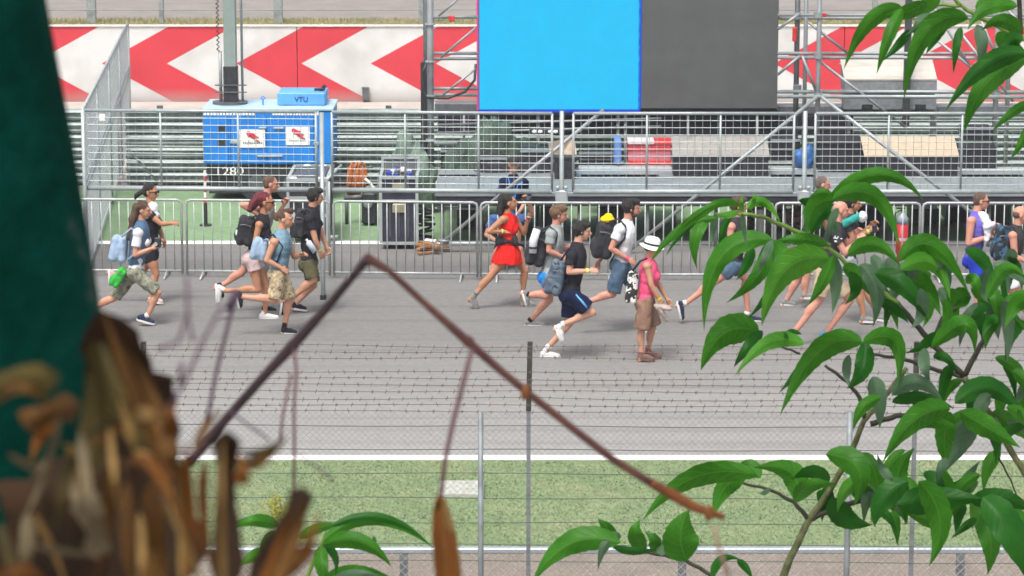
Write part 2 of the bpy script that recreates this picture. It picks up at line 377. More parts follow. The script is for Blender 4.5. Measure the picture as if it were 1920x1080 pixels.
# bank fence: posts and one wire
bf = thing('bank_fence', 'wire fence on steel posts along the bank above the chevron wall', 'fence', (0, 62.6, 1.58))
for px, w_ in ((172, 0.10), (303, 0.05), (522, 0.095), (793, 0.09), (-80, 0.09), (1115, 0.09), (1435, 0.09), (1640, 0.06), (1760, 0.09), (2080, 0.09)):
    p = P(px, 45, 62.7); mb = MB(); mb.bbox_((p.x-w_, 62.65, 1.58), (p.x+w_, 62.78, 4.2), 0.01); mb.build('post', M('bank_post', (0.26, 0.29, 0.29), 0.6, 0.2), bf)
for y_ in (18, -30, -75):
    mb = MB(); mb.tube([P(-200, y_, 62.6), P(400, y_+1.5, 62.6), P(960, y_, 62.6), P(1500, y_+1, 62.6), P(2100, y_, 62.6)], 0.010, 5); mb.build('wire', STEEL_D, bf)

# ------------------------------------------------------------------ steel crash barrier, six rails high
def armco(x0, x1, label):
    t = thing('crash_barrier', label, 'crash barrier', ((x0+x1)/2, 49.45, 0), 'steel crash barrier runs behind the paddock strip')
    rail = MAT_RAIL
    for k in range(6):
        zc = 0.135 + 0.222*k; hh = 0.107
        prof = [(-0.0, -hh), (0.05, -hh*0.8), (0.075, -hh*0.45), (0.0, -0.012), (0.0, 0.012), (0.075, hh*0.45), (0.05, hh*0.8), (0.0, hh)]
        mb = MB(); vs = []; fs = []
        for (x) in (x0, x1):
            for dy, dz in prof: vs.append((x, 49.4-dy, zc+dz))
            for dy, dz in prof: vs.append((x, 49.412-dy, zc+dz))
        n = len(prof)
        for i in range(n-1):
            fs.append((i, i+1, 2*n+i+1, 2*n+i)); fs.append((n+i+1, n+i, 3*n+i, 3*n+i+1))
        fs.append((n-1, 2*n-1, 4*n-1, 3*n-1)); fs.append((0, 2*n, 3*n, n))
        mb.add(vs, fs); mb.build('rail', rail, t, smooth=False)
    mb = MB(); mb.box((x0, 49.52, 0), (x1, 49.55, 1.32)); mb.build('gap_shade_backing', M('gap_shade_dark', (0.03, 0.036, 0.034), .8), t)  # dark strip added behind the rails as the shade in their gaps
    x = x0 + 0.6
    while x < x1:
        mb = MB(); mb.box((x-0.05, 49.415, 0), (x+0.05, 49.50, 1.40)); mb.build('post', STEEL_D, t); x += 2.0
    return t
MAT_RAIL = mat('weathered_rail', (0.27, 0.315, 0.305), 0.55, 0.3, 0.25, 2.5, 0.1, 20)
xg = P(222, 215, 49.4).x
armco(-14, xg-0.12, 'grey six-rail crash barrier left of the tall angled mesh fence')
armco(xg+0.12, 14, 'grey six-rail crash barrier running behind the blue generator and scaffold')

# ------------------------------------------------------------------ crowd barriers (thing > frame, bar)
def yb(px): return 517 + 9*max(0, min(1, (px-150)/850))
def barrier(w):
    t = thing('crowd_barrier', 'x', 'barrier', (0, 0, 0)); h = 1.13
    mb = MB(); r = 0.019
    mb.tube([(0.02, 0, 0.04), (0.02, 0, h-0.06), (0.035, 0, h-0.02), (0.08, 0, h), (w-0.08, 0, h), (w-0.035, 0, h-0.02), (w-0.02, 0, h-0.06), (w-0.02, 0, 0.04)], r, 10)
    mb.cyl((0.02, 0, 0.09), (w-0.02, 0, 0.09), r*0.9, 10)
    mb.build('frame', BARR, t, smooth=True)
    n = int(w/0.131)
    for i in range(1, n):
        x = w*i/n; mb = MB(); mb.cyl((x, 0, 0.09), (x, 0, h), 0.0088, 8); mb.build('bar', BARR, t, smooth=True)
    for x in (0.25, w-0.25):
        mb = MB(); mb.tube([(x, -0.28, 0.012), (x, -0.05, 0.07), (x, 0.05, 0.07), (x, 0.28, 0.012)], 0.014, 8); mb.build('foot', BARR, t, smooth=True)
    return t
BARR = mat('barrier_zinc', (0.36, 0.385, 0.375), 0.45, 0.3, 0.15, 10, 0.04)
wb = G(898, 526).x - G(623, 526).x
proto = barrier(wb)
edges = [73, 348, 623, 898, 1173, 1448, 1723]
desc = ['crowd barrier at the left behind the long-haired girl in the denim vest', 'crowd barrier behind the woman with red hair and the shaved man',
        'crowd barrier in front of the tall open flight case', 'crowd barrier behind the woman in the red dress and the boy in grey',
        'crowd barrier behind the white hat and pink top walker', 'crowd barrier behind the grey-haired runner, partly hidden by leaves', 'crowd barrier at the right behind the blue tank top runner']
for i, e in enumerate(edges):
    a = G(e, yb(e)); b_ = G(e+275, yb(e+275)); o = proto if i == 0 else copy_tree(proto)
    o.location = (a.x+0.01, a.y, 0); o.rotation_euler = (0, 0, math.atan2(b_.y-a.y, b_.x-a.x)); tag(o, desc[i], 'barrier', 'galvanised crowd barriers along the track')

# ------------------------------------------------------------------ tall mesh fence panels behind them
FZ0, FZ1 = 1.27, 2.40
def mesh_panel(w):
    t = thing('mesh_fence_panel', 'x', 'fence', (0, 0, 0))
    mb = MB()
    mb.cyl((0, 0, FZ1), (w, 0, FZ1), 0.024, 10); mb.cyl((0, 0, FZ0), (w, 0, FZ0), 0.036, 10)
    mb.cyl((0, 0, FZ0), (0, 0, FZ1), 0.019, 8); mb.cyl((w, 0, FZ0), (w, 0, FZ1), 0.019, 8)
    mb.build('frame', FRAME, t, smooth=True)
    for k in (1, 2):
        mb = MB(); mb.cyl((w*k/3, 0, FZ0), (w*k/3, 0, FZ1), 0.017, 8); mb.build('upright', FRAME, t, smooth=True)
    mb = MB(); n = int(w/0.107)
    for i in range(1, n): mb.cyl((w*i/n, 0.004, FZ0), (w*i/n, 0.004, FZ1), 0.0042, 5)
    for j in range(1, 11): mb.cyl((0, -0.004, FZ0+(FZ1-FZ0)*j/11), (w, -0.004, FZ0+(FZ1-FZ0)*j/11), 0.0050, 5)
    mb.build('wire_mesh', FRAME, t)
    return t
FRAME = mat('fence_zinc', (0.33, 0.37, 0.37), 0.45, 0.3, 0.12, 10, 0.04)
pp = [(157, 593), (623, 1035), (1075, 1488), (1528, 1940)]
pdesc = ['tall wire mesh fence panel in front of the blue generator', 'tall wire mesh fence panel in front of the flight case and green tarpaulin',
         'tall wire mesh fence panel below the grey half of the screen', 'tall wire mesh fence panel in front of the tan-topped black box']
def fY(px): return G(px, yb(px)).y + 0.16
def FP(px, z):
    Y = fY(px); d = ray(px, 300); return Vector(((px-960)/F*(Y*cos(THETA)+(H-z)*sin(THETA)), Y, z))
pr = None
for i, (a, b_) in enumerate(pp):
    A = FP(a, 1.8); B = FP(b_, 1.8); w = (B-A).length
    o = mesh_panel(w)
    o.location = (A.x, A.y, 0); o.rotation_euler = (0, 0, math.atan2(B.y-A.y, B.x-A.x)); tag(o, pdesc[i], 'fence', 'tall mesh fence panels behind the crowd barriers')
fp = None
for i, px in enumerate((1053, 1507, 1960)):
    q = FP(px, 1.3); t = thing('fence_post', ['steel fence post above the boy in the grey shirt', 'steel fence post left of the grey-haired runner', 'steel fence post at the right edge behind the last runners'][i], 'post', (q.x, q.y-0.03, 0), 'posts of the tall mesh fence')
    mb = MB(); mb.cyl((q.x, q.y-0.03, 0), (q.x, q.y-0.03, 2.44), 0.032, 12); mb.build('pole', FRAME, t, smooth=True)
    mb = MB(); mb.bbox_((q.x-0.09, q.y-0.09, 1.08), (q.x+0.09, q.y-0.02, 1.30), 0.02)
    for dx in (-0.06, 0.06): mb.sph((q.x+dx, q.y-0.08, 1.34), 0.03)
    mb.build('clamp', STEEL_L, t, smooth=False)
# pole standing before the barrier at x=603
a = P(603, 212, 40.1); b_ = G(606, 562); t = thing('prop_post', 'pale steel prop pole with a black rubber foot beside the man in black', 'post', tuple(b_))
mb = MB(); mb.cyl(b_+Vector((0,0,0.05)), a, 0.033, 12); mb.build('pole', FRAME, t, smooth=True)
mb = MB(); mb.cyl(b_+Vector((0,0,0.0)), b_+Vector((0,0,0.07)), 0.045, 12); mb.build('rubber_foot', BLACK, t, smooth=False)

# receding run of mesh fence at the left, going back towards the wall
A = Vector((P(152, 207, 40.6).x, 40.75, 0)); Bz = P(239, 44, 53.8); B = Vector((Bz.x, 53.8, 0)); L_ = (B-A); n_ = L_.normalized(); zt0, zt1 = 2.42, Bz.z
t = thing('angled_mesh_fence', 'tall pale mesh fence running away from the track at the left', 'fence', tuple(A))
mb = MB(); NP = 4
for k in range(NP+1):
    q = A + L_*k/NP; zt = zt0+(zt1-zt0)*k/NP; mb.cyl(q, q+Vector((0,0,zt)), 0.03, 10)
def lineat(za, zb_, r=0.022): mb.cyl(A+Vector((0,0,za)), B+Vector((0,0,zb_)), r, 8)
lineat(zt0, zt1); lineat(0.06, 0.15); lineat(1.22, 1.45, 0.022); lineat(1.33, 1.6, 0.02)
mb.build('frame', STEEL_L, t, smooth=True)
mb = MB(); n = 124
for k in range(n):
    q = A + L_*k/n; zt = zt0+(zt1-zt0)*k/n; mb.cyl(q+Vector((0,0,0.1)), q+Vector((0,0,zt)), 0.0042, 4)
for k in range(24):
    z = 0.1+k*0.1; mb.cyl(A+Vector((0,0,z)), B+Vector((0,0,z+(zt1-zt0)*z/2.4)), 0.0042, 4)
mb.build('wire_mesh', STEEL_L, t)
mb = MB(); mb.cyl(P(241, 281, 46.8), G(305, 352)+Vector((0,0,0.0)), 0.025, 8); mb.build('brace', STEEL, t, smooth=True)
mb = MB()
q = P(192, 220, 42.5); mb.box(q-Vector((0.05,0.01,0.05)), q+Vector((0.05,0.01,0.05))); mb.build('tag_plate', WHITE, t)

# ------------------------------------------------------------------ near fences: barbed wire, chain link, low rail
YB = 22.0
CH = mat('chain_link_wire', (0.27, 0.28, 0.29), 0.5, 0.4, 0.1, 5, 0)
bw = thing('barbed_wire_fence', 'barbed wire fence strung on dark steel posts above the chain link', 'fence', (0, YB+0.15, 0))
POSTD = mat('dark_post', (0.05, 0.05, 0.042), 0.6, 0.2, 0.5, 9, 0.2); POSTG = mat('grey_post', (0.20, 0.225, 0.235), 0.6, 0.3, 0.25, 9, 0.1)
for px, lean in ((266, 0), (991, -4), (1716, -6), (-460, 0), (2440, 0)):
    top = P(px+3, 641, YB+0.12); mid = P(px, 770, YB+0.12); bot = Vector((mid.x, YB+0.12, 0))
    mb = MB(); mb.tube([mid, top], 0.029, 4); mb.build('post_arm', POSTD, bw)
    mb = MB(); mb.tube([bot, mid], 0.024, 4); mb.build('post', POSTG, bw)
rows = [648, 658, 671, 697, 709, 721, 733, 746, 759, 771]
for k, y_ in enumerate(rows):
    pts = []; mb = MB()
    for i in range(45):
        px = -300 + 2500*i/44; sag = 3.0*sin(px*0.0087+k*1.3) * (1 if k in (0, 4) else 0.45) + 2.0*sin(pi*((px-266) % 725)/725)*(1+0.6*sin(k*2))
        pts.append(P(px, y_+sag + (px-960)*0.004, YB+0.02))
    mb.tube(pts, 0.0027, 5)
    s_ = 0.0
    for i in range(44):
        a, b_ = pts[i], pts[i+1]; L1 = (b_-a).length; q = s_
        while q < L1:
            c = a.lerp(b_, q/L1); an = random.uniform(0, pi)
            for dd in (an, an+1.3): mb.cyl(c-Vector((0.006, 0.018*cos(dd), 0.018*sin(dd))), c+Vector((0.006, 0.018*cos(dd), 0.018*sin(dd))), 0.0026, 4)
            q += random.uniform(0.10, 0.125)
        s_ = q - L1
    mb.build('barbed_wire', M('rusty_wire', (0.13, 0.105, 0.095), 0.7, 0.2), bw)
cl = thing('chain_link_fence', 'tall chain link fence on grey posts between camera and track', 'fence', (0, YB, 0))
for px, w_ in ((208, 0.021), (901, 0.022), (1594, 0.024), (-480, 0.026), (2290, 0.026)):
    a = P(px, 772, YB-0.03); mb = MB(); mb.cyl((a.x, YB-0.03, 0), a, w_, 10); mb.build('post', POSTG, cl, smooth=True)
zt = P(960, 771, YB).z
for y_ in (799, 843, 888, 934, 980, 1021, 1052):
    mb = MB(); pts = [P(px, y_+1.2*sin(px*0.01+y_)+(px-960)*0.004, YB-0.006) for px in range(-300, 2300, 100)]; mb.tube(pts, 0.0034, 5); mb.build('wire', M('dark_wire', (0.07, 0.085, 0.08), .6, .2), cl)
mb = MB(); sp_ = 0.052; x0, x1, z0 = -6.2, 6.2, 0.1
def clip_diag(sgn, c, Y):
    pts = []
    # line z = z0 + sgn*(x-c)
    xa = c; za = z0; xb = c + sgn*(zt-z0); zb_ = zt
    lo, hi = 0.0, 1.0
    if xb != xa:
        for lim, s_ in ((x0, 1), (x1, -1)):
            tt = (lim-xa)/(xb-xa)
            if (xb-xa)*s_ > 0: lo = max(lo, tt)
            else: hi = min(hi, tt)
    if lo < hi: mb.tube([(xa+(xb-xa)*lo, Y, za+(zb_-za)*lo), (xa+(xb-xa)*hi, Y, za+(zb_-za)*hi)], 0.0015, 4, cap=False)
k = x0 - 3
while k < x1 + 3:
    clip_diag(1, k, YB+0.001); clip_diag(-1, k, YB-0.002); k += sp_
mb.build('chain_link', CH, cl)
YR = 23.2
zr = P(960, 1031, YR).z
lf = thing('low_rail_fence', 'low chain link fence with a pale steel top rail below the grass verge', 'fence', (0, YR, 0))
mb = MB(); mb.bbox_((-9, YR-0.03, zr-0.030), (9, YR+0.05, zr+0.022), 0.012); mb.build('top_rail', mat('rail_zinc', (0.34, 0.385, 0.41), 0.4, 0.35, 0.12, 5, 0.03), lf)
for px in (-285, 235, 757, 1279, 1801, 2323):
    q = P(px, 1050, YR); mb = MB(); mb.box((q.x-0.035, YR-0.02, 0), (q.x+0.035, YR+0.03, zr-0.03)); mb.build('post', POSTG, lf)
mb = MB(); zt_, z0_ = zr-0.02, 0.35; k = -9.0
while k < 9:
    for sg in (1, -1): mb.tube([(k, YR-0.035-0.003*sg, z0_), (k+sg*(zt_-z0_), YR-0.035-0.003*sg, zt_)], 0.0036, 4, cap=False)
    k += 0.075
mb.build('chain_link', M('galv_wire', (0.42, 0.415, 0.41), 0.5, 0.3), lf)
# concrete cover in the grass
a = G(822, 934); b_ = G(908, 909); mb = MB(); mb.bbox_((a.x, a.y, 0.0), (b_.x, b_.y, 0.05), 0.01); tag(mb.build('drain_cover', mat_mix('worn_slab', [(0.25,0.26,0.22),(0.42,0.42,0.39),(0.16,0.2,0.12)], 6, 0.9, const=False, pos=[0.3,0.5,0.75])), 'worn pale concrete drain cover lying in the grass verge', 'drain cover')

# ================================================================== PADDOCK OBJECTS BEHIND THE FENCE
BLUE = mat('generator_blue', (0.010, 0.19, 0.62), 0.45, 0, 0.12, 2.5, 0.05); BLUEL = mat('generator_light_blue', (0.10, 0.33, 0.72), 0.45, 0, 0.12, 3, 0.05)
BLUEP = mat('generator_top', (0.36, 0.50, 0.62), 0.55, 0, 0.12, 3, 0.05)
RED = mat('red_paint', (0.55, 0.03, 0.03), 0.5, 0, 0.15)
GREYTXT = mat('grey_print', (0.22, 0.22, 0.25), 0.7)
def zat(px, py, Y): return P(px, py, Y).z
def xat(px, py, Y): return P(px, py, Y).x
# generator
Yg = 47.6; x0, x1 = xat(380, 250, Yg), xat(624, 250, Yg); z0, z1 = zat(500, 309, Yg), zat(500, 208, Yg); yb_ = 48.85
t = thing('generator', 'bright blue generator trailer with light mast behind the mesh fence', 'generator', ((x0+x1)/2, (Yg+yb_)/2, 0))
mb = MB(); mb.bbox_((x0, Yg, z0), (x1, yb_, z1), 0.03); mb.build('cabinet', BLUE, t)
mb = MB(); mb.bbox_((x0, Yg-0.02, z1), (x1+0.02, yb_, z1+0.05), 0.012); mb.build('roof_panel', BLUEP, t)
mb = MB(); hx0, hx1 = xat(520, 190, 47.9), xat(610, 190, 47.9); mb.bbox_((hx0, 47.9, z1+0.05), (hx1, 48.7, z1+0.27), 0.02); h = mb.build('roof_hood', BLUEL, t)
text_mesh('VTU', 0.12, M('dark_blue_print', (0.01, 0.04, 0.16), 0.6), ((hx0+hx1)/2, 47.892, z1+0.155), 'lettering', h)
mb = MB(); mb.cyl((hx1-0.1, 48.2, z1+0.27), (hx1-0.02, 48.15, z1+0.36), 0.035); mb.cyl((hx1-0.2, 48.15, z1+0.30), (hx1-0.02, 48.15, z1+0.31), 0.025); mb.build('exhaust_pipe', BLACK, t)
for px in (398,):
    mb = MB(); q = P(493, 190, 48.0); mb.tube([(q.x, 48, z1+0.05), (q.x, 48, z1+0.14), (q.x+0.04, 48, z1+0.17), (q.x, 48, z1+0.2), (q.x-0.04, 48, z1+0.17), (q.x, 48, z1+0.14)], 0.012); mb.build('lifting_eye', BLUE, t)
# doors: seams, handles, control window
mb = MB()
for px in (428, 432, 500, 588): q = xat(px, 250, Yg); mb.box((q-0.006, Yg-0.004, z0+0.04), (q+0.006, Yg+0.01, z1-0.1))
mb.build('door_seam', M('seam_dark', (0.005, 0.05, 0.2), 0.6), t)
for (a, b_) in (((408, 236), (423, 246)), ((408, 262), (423, 273))):
    p0, p1 = P(a[0], a[1], Yg), P(b_[0], b_[1], Yg); mb = MB(); mb.box((p0.x, Yg-0.012, p1.z), (p1.x, Yg+0.01, p0.z)); mb.build('gauge', BLACK, t)
for (a, b_) in (((432, 263), (448, 269)), ((485, 238), (500, 241)), ((513, 238), (532, 242)), ((482, 291), (530, 294)), ((588, 266), (598, 272))):
    p0, p1 = P(a[0], a[1], Yg), P(b_[0], b_[1], Yg); mb = MB(); mb.bbox_((p0.x, Yg-0.03, p1.z), (p1.x, Yg-0.004, p0.z), 0.006); mb.build('handle', STEEL_L, t)
# reflective strips along the top edge
for (a, b_) in ((381, 478), (510, 598)):
    mb = MB(); p0, p1 = P(a, 206, Yg), P(b_, 216, Yg); n = 16
    for i in range(n):
        xa = p0.x + (p1.x-p0.x)*i/n; mb.box((xa+0.006, Yg-0.008, p1.z), (xa+(p1.x-p0.x)/n-0.006, Yg+0.005, p0.z-0.045)); mb.box((xa+0.02, Yg-0.008, p0.z-0.04), (xa+(p1.x-p0.x)/n, Yg+0.005, p0.z))
    mb.build('reflective_strip', WHITE, t)
for (a, b_, c, d) in ((449, 243, 497, 277), (535, 238, 581, 272)):
    p0, p1 = P(a, b_, Yg-0.02), P(c, d, Yg-0.02); mb = MB(); mb.box((p0.x, Yg-0.02, p1.z), (p1.x, Yg-0.006, p0.z)); sg = mb.build('sign', WHITE, t)
    w_, h_ = p1.x-p0.x, p0.z-p1.z; mb = MB(); cx, cz = p0.x+w_*0.42, p1.z+h_*0.72
    for (u, v, r) in ((0, 0, 0.055), (0.05, -0.03, 0.04), (-0.03, 0.03, 0.04)): mb.ell((cx+u, Yg-0.024, cz+v), [(r, 0, 0), (0, 0.004, 0), (0, 0, r*0.8)], 10)
    mb.tube([(cx, Yg-0.026, cz+0.01), (cx+0.07, Yg-0.026, cz-0.06), (cx+0.16, Yg-0.026, cz-0.13)], [0.03, 0.024, 0.008], 8)
    mb.tube([(cx+0.06, Yg-0.026, cz+0.02), (cx+0.08, Yg-0.026, cz-0.02), (cx+0.14, Yg-0.026, cz-0.05)], 0.012, 8); mb.build('logo', M('red_print', (0.55, 0.03, 0.06), 0.6), sg)
    mb = MB(); x = p0.x+w_*0.14; random.seed(3)
    while x < p1.x-w_*0.14:
        l = random.uniform(0.015, 0.035); zz = p1.z+h_*0.2; mb.box((x, Yg-0.024, zz), (x+0.012, Yg-0.019, zz+random.uniform(0.03, 0.06))); mb.box((x, Yg-0.024, zz+0.012), (x+l, Yg-0.019, zz+0.024)); x += l+0.008
    mb.build('small_print', GREYTXT, sg)
mb = MB(); mb.bbox_((x0+0.05, Yg+0.05, 0.42), (x1-0.02, yb_-0.05, z0), 0.02); mb.build('chassis', BLACK, t)
mb = MB(); mb.box((x0+0.08, Yg+0.1, 0.12), (x1-0.1, yb_-0.1, 0.42)); mb.build('skirt', BLACK, t)
for xx in (x0+0.9, x1-0.7):
    mb = MB(); mb.cyl((xx, Yg+0.0, 0.3), (xx, Yg+0.22, 0.3), 0.30, 20); w = mb.build('wheel', BLACK, t); mb = MB(); mb.cyl((xx, Yg-0.01, 0.3), (xx, Yg+0.02, 0.3), 0.15, 16); mb.build('rim', STEEL_D, w)
text_mesh('1280', 0.20, WHITE, (xat(430, 322, Yg+0.04), Yg+0.045, zat(430, 322, Yg+0.04)), 'number', t, sx=1.25)
# light mast (stands on the generator roof, part of it)
mx = xat(432, 100, 48.2); zm = z1+0.05
mb = MB(); mb.bbox_((mx-0.105, 48.1, zm+0.55), (mx+0.105, 48.3, 4.6), 0.012); mb.build('mast', mat('mast_zinc', (0.26, 0.315, 0.30), 0.5, 0.3, 0.12, 3, 0.05), t)
mb = MB(); mb.bbox_((mx-0.118, 48.08, zm), (mx+0.118, 48.32, zm+0.65), 0.012); mb.build('mast_sleeve', BLACK, t)
for dx, r, zz in ((-0.17, 0.028, 0.9), (0.2, 0.022, 4.0)):
    mb = MB(); mb.cyl((mx+dx, 48.15, zm), (mx+dx, 48.15, zm+zz), r); mb.build('mast_strut', STEEL, t, smooth=True)
mb = MB(); mb.cyl((mx-0.02, 48.2, zm), (mx-0.02, 48.2, zm+0.04), 0.30, 24)
for zz in (0.2, 0.32): mb.box((mx-0.26, 48.06, zm+zz), (mx+0.28, 48.09, zm+zz+0.02))
mb.build('mast_base', STEEL_D, t)
mb = MB(); pts = [(mx-0.2+0.022*cos(k*0.9), 48.12+0.022*sin(k*0.9), zm+0.9+k*0.011) for k in range(260)]; mb.tube(pts, 0.009, 5); mb.build('coiled_cable', BLACK, t, smooth=True)

# small marker pole
g0 = G(386, 424); t = thing('marker_pole', 'thin red and white banded pole on a flat black foot left of the shaved man', 'pole', tuple(g0))
mb = MB(); mb.cyl(g0, g0+Vector((0, 0, 0.03)), 0.10, 14); mb.build('foot', BLACK, t)
ztop = zat(386, 320, g0.y)
mb = MB(); mb.cyl(g0+Vector((0,0,0.03)), (g0.x, g0.y, ztop*0.42), 0.03); mb.build('lower_tube', BLACK, t)
for i in range(6):
    za, zb_ = ztop*(0.42+0.58*i/6), ztop*(0.42+0.58*(i+1)/6); mb = MB(); mb.cyl((g0.x, g0.y, za), (g0.x, g0.y, zb_), 0.024); mb.build('band', RED if i % 2 == 0 else WHITE, t)

# ------------------------------------------------------------------ LED screen
Ys = 46.9
t = thing('led_screen', 'large outdoor LED screen, half bright blue and half dark grey', 'screen', (P(1175, 100, Ys).x, Ys, zat(960, 207, Ys)))
def panel(px0, px1, py0, py1, m, name, Y0=Ys, thick=0.06, par=None):
    a, b_ = P(px0, py0, Y0), P(px1, py1, Y0); mb = MB(); mb.box((a.x, Y0, b_.z), (b_.x, Y0+thick, a.z)); return mb.build(name, m, par or t)
panel(898, 1199, -170, 205, emit('screen_blue', (0.15, 0.79, 1.0)), 'lit_panel')
panel(893, 897.6, -170, 207, emit('screen_magenta', (0.90, 0.30, 0.62)), 'lit_edge'); panel(898, 1200, 205.2, 211, emit('screen_edge_blue', (0.14, 0.32, 0.86)), 'lit_edge')
panel(1199.3, 1202, -170, 205, emit('screen_edge_blue', (0.14, 0.32, 0.86)), 'lit_edge')
DGREY = mat('led_grey', (0.080, 0.083, 0.083), 0.7, 0, 0.10, 3, 0.3, 160)
a, b_ = P(1202.3, -170, Ys), P(1457, 203, Ys)
for i in range(3):
    for j in range(4):
        mb = MB(); w_, h_ = (b_.x-a.x)/3, (a.z-b_.z)/4; mb.box((a.x+i*w_, Ys+0.002, b_.z+j*h_+0.0006), (a.x+(i+1)*w_-0.0006, Ys+0.06, b_.z+(j+1)*h_)); mb.build('dark_panel', DGREY, t)
panel(893, 1457, -175, 206, BLACK, 'housing', Ys+0.07, 0.25)
panel(895, 1462, 206.5, 213, M('dark_beam', (0.03, 0.032, 0.035), 0.6), 'base_beam', Ys+0.09, 0.3)

# ------------------------------------------------------------------ scaffold, left and right bays
def pipe(a, b_, Ya, Yb=None, r=0.027, m=None, par=None, name='tube'):
    Yb = Ya if Yb is None else Yb; A = P(a[0], a[1], Ya); B = P(b_[0], b_[1], Yb); mb = MB(); mb.cyl(A, B, r, 10)
    d = (B-A).normalized()
    return mb.build(name, m or STEEL_M, par, smooth=True)
STEEL_M = mat('scaffold_zinc', (0.27, 0.285, 0.295), 0.5, 0.35, 0.25, 3, 0.08)
Y1 = 46.4
q = P(808, 460, 43.3)
t = thing('scaffold_tower', 'steel scaffold tower left of the LED screen with a hanging black cable', 'scaffold', (xat(808, 300, Y1), Y1, 0))
xl = xat(808, 300, Y1)
mb = MB(); mb.cyl((xl, Y1, 0), (xl, Y1, 5.2), 0.055, 14); mb.build('standard', STEEL_M, t, smooth=True)
mb = MB(); mb.cyl((xl-0.09, Y1+0.6, 0), (xl-0.09, Y1+0.6, 5.2), 0.045, 14); mb.build('standard', STEEL_D, t, smooth=True)
mb = MB(); mb.box((xl-0.17, Y1+0.25, 0), (xl-0.07, Y1+0.35, zat(800, 120, Y1))); mb.build('cable_duct', BLACK, t)
for y_ in (45, 115, 180, 262, 322):
    mb = MB(); z = zat(808, y_, Y1); mb.cyl((xl, Y1, z-0.012), (xl, Y1, z+0.012), 0.085, 14); mb.build('rosette', STEEL_L, t)
for y_ in (32, 100, 110, 166, 178): pipe((812, y_), (896, y_), Y1, par=t)
for a, b_ in (((822, 30), (862, -5)), ((826, 108), (892, 52)), ((830, 178), (893, 128))): pipe(a, b_, Y1-0.1, r=0.02, par=t)
mb = MB(); mb.tube([P(800, 118, Y1-0.1), P(793, 135, Y1-0.1), P(792, 168, Y1-0.1), P(800, 183, Y1-0.1), P(840, 184, Y1-0.1), P(872, 172, Y1-0.1), P(890, 150, Y1-0.1), P(892, 120, Y1-0.1)], 0.022, 8); mb.build('black_cable', BLACK, t, smooth=True)
mb = MB(); p = P(847, 34, Y1-0.05); mb.bbox_((p.x-0.05, Y1-0.1, p.z-0.05), (p.x+0.05, Y1-0.03, p.z+0.04)); mb.build('red_clip', RED, t)

t = thing('scaffold', 'steel scaffold frame of crossed tubes right of the LED screen', 'scaffold', (xat(1510, 300, Y1), Y1, 0))
for (px, r, Y, m_) in ((1493, 0.045, Y1+0.5, STEEL_D), (1509, 0.035, Y1+0.2, STEEL_M), (1534, 0.04, Y1-0.3, STEEL_M), (1868, 0.045, Y1-0.1, STEEL_M), (1890, 0.04, Y1+1.0, STEEL_M), (2085, 0.045, Y1, STEEL_M)):
    x = xat(px, 150, Y); mb = MB(); mb.cyl((x, Y, 0), (x, Y, 5.2), r, 12); mb.build('standard', m_, t, smooth=True)
x = xat(1701, 150, Y1+0.3); mb = MB(); mb.box((x-0.055, Y1+0.3, zat(1701, 242, Y1)), (x+0.055, Y1+0.38, 5.2)); mb.build('dark_upright', M('dark_upright_steel', (0.045, 0.047, 0.05), 0.5), t)
for y_, Y, r in ((28, Y1, 0.025), (34, Y1+0.6, 0.025), (100, Y1, 0.028), (108, Y1-0.1, 0.028), (172, Y1, 0.032), (181, Y1-0.4, 0.032), (240, Y1, 0.028)): pipe((1458, y_), (2090, y_+1), Y, r=r, m=STEEL if y_ in (172, 181) else STEEL_M, par=t)
for a, b_ in (((1517, 43), (1590, 100)), ((1537, 115), (1700, 240)), ((1750, 13), (1820, 127)), ((1750, 70), (1870, 165)), ((1458, 55), (1500, 25)), ((1458, 140), (1500, 105)), ((1504, 105), (1532, 175)), ((1840, 40), (1870, 110)), ((1890, 20), (1960, 90)), ((1800, 60), (1900, 190))):
    pipe(a, b_, Y1-0.15, r=0.024, par=t)
mb = MB()
for p_ in (P(1534, 28, Y1-0.3), P(1534, 104, Y1-0.3), P(1534, 180, Y1-0.3), P(1495, 30, Y1+0.4), P(1495, 165, Y1+0.4), P(1868, 104, Y1-0.1), P(1868, 180, Y1-0.1)): mb.cyl(p_-Vector((0,0,0.05)), p_+Vector((0,0,0.05)), 0.07, 12)
mb.build('coupler', STEEL, t)
mb = MB(); p = P(1490, 64, Y1+0.4); mb.bbox_((p.x-0.04, p.y-0.06, p.z-0.12), (p.x+0.03, p.y, p.z+0.12)); p = P(1543, 28, Y1-0.1); mb.bbox_((p.x-0.06, p.y-0.05, p.z-0.03), (p.x+0.06, p.y, p.z+0.03)); mb.build('red_clip', RED, t)
# long raking props reaching the ground on the track side
for nm, a, Ya, b_, lab in (('raking_prop', (1532, 182), 42.5, (1205, 449), 'long pale diagonal scaffold prop running down left towards the white hat'),
                      ('raking_prop', (1540, 182), 42.5, (1860, 428), 'long pale diagonal scaffold prop running down right towards the blue tank top'),
                      ('raking_prop', (1132, 206), 42.6, (828, 456), 'diagonal scaffold prop in front of the green tarpaulin')):
    A = P(a[0], a[1], Ya); B = P(b_[0], b_[1], Ya); dv = (B-A); B = A + dv*((A.z-(0.17 if 'tarp' in lab else 0.0))/(A.z-B.z)); mb = MB(); mb.cyl(B, A, 0.029, 12)
    mb.cyl(B, B+Vector((0,0,0.03)), 0.09, 12)
    tag(mb.build(nm, STEEL if 'pale' in lab else STEEL_M, None, smooth=True), lab, 'scaffold tube', 'raking scaffold props')

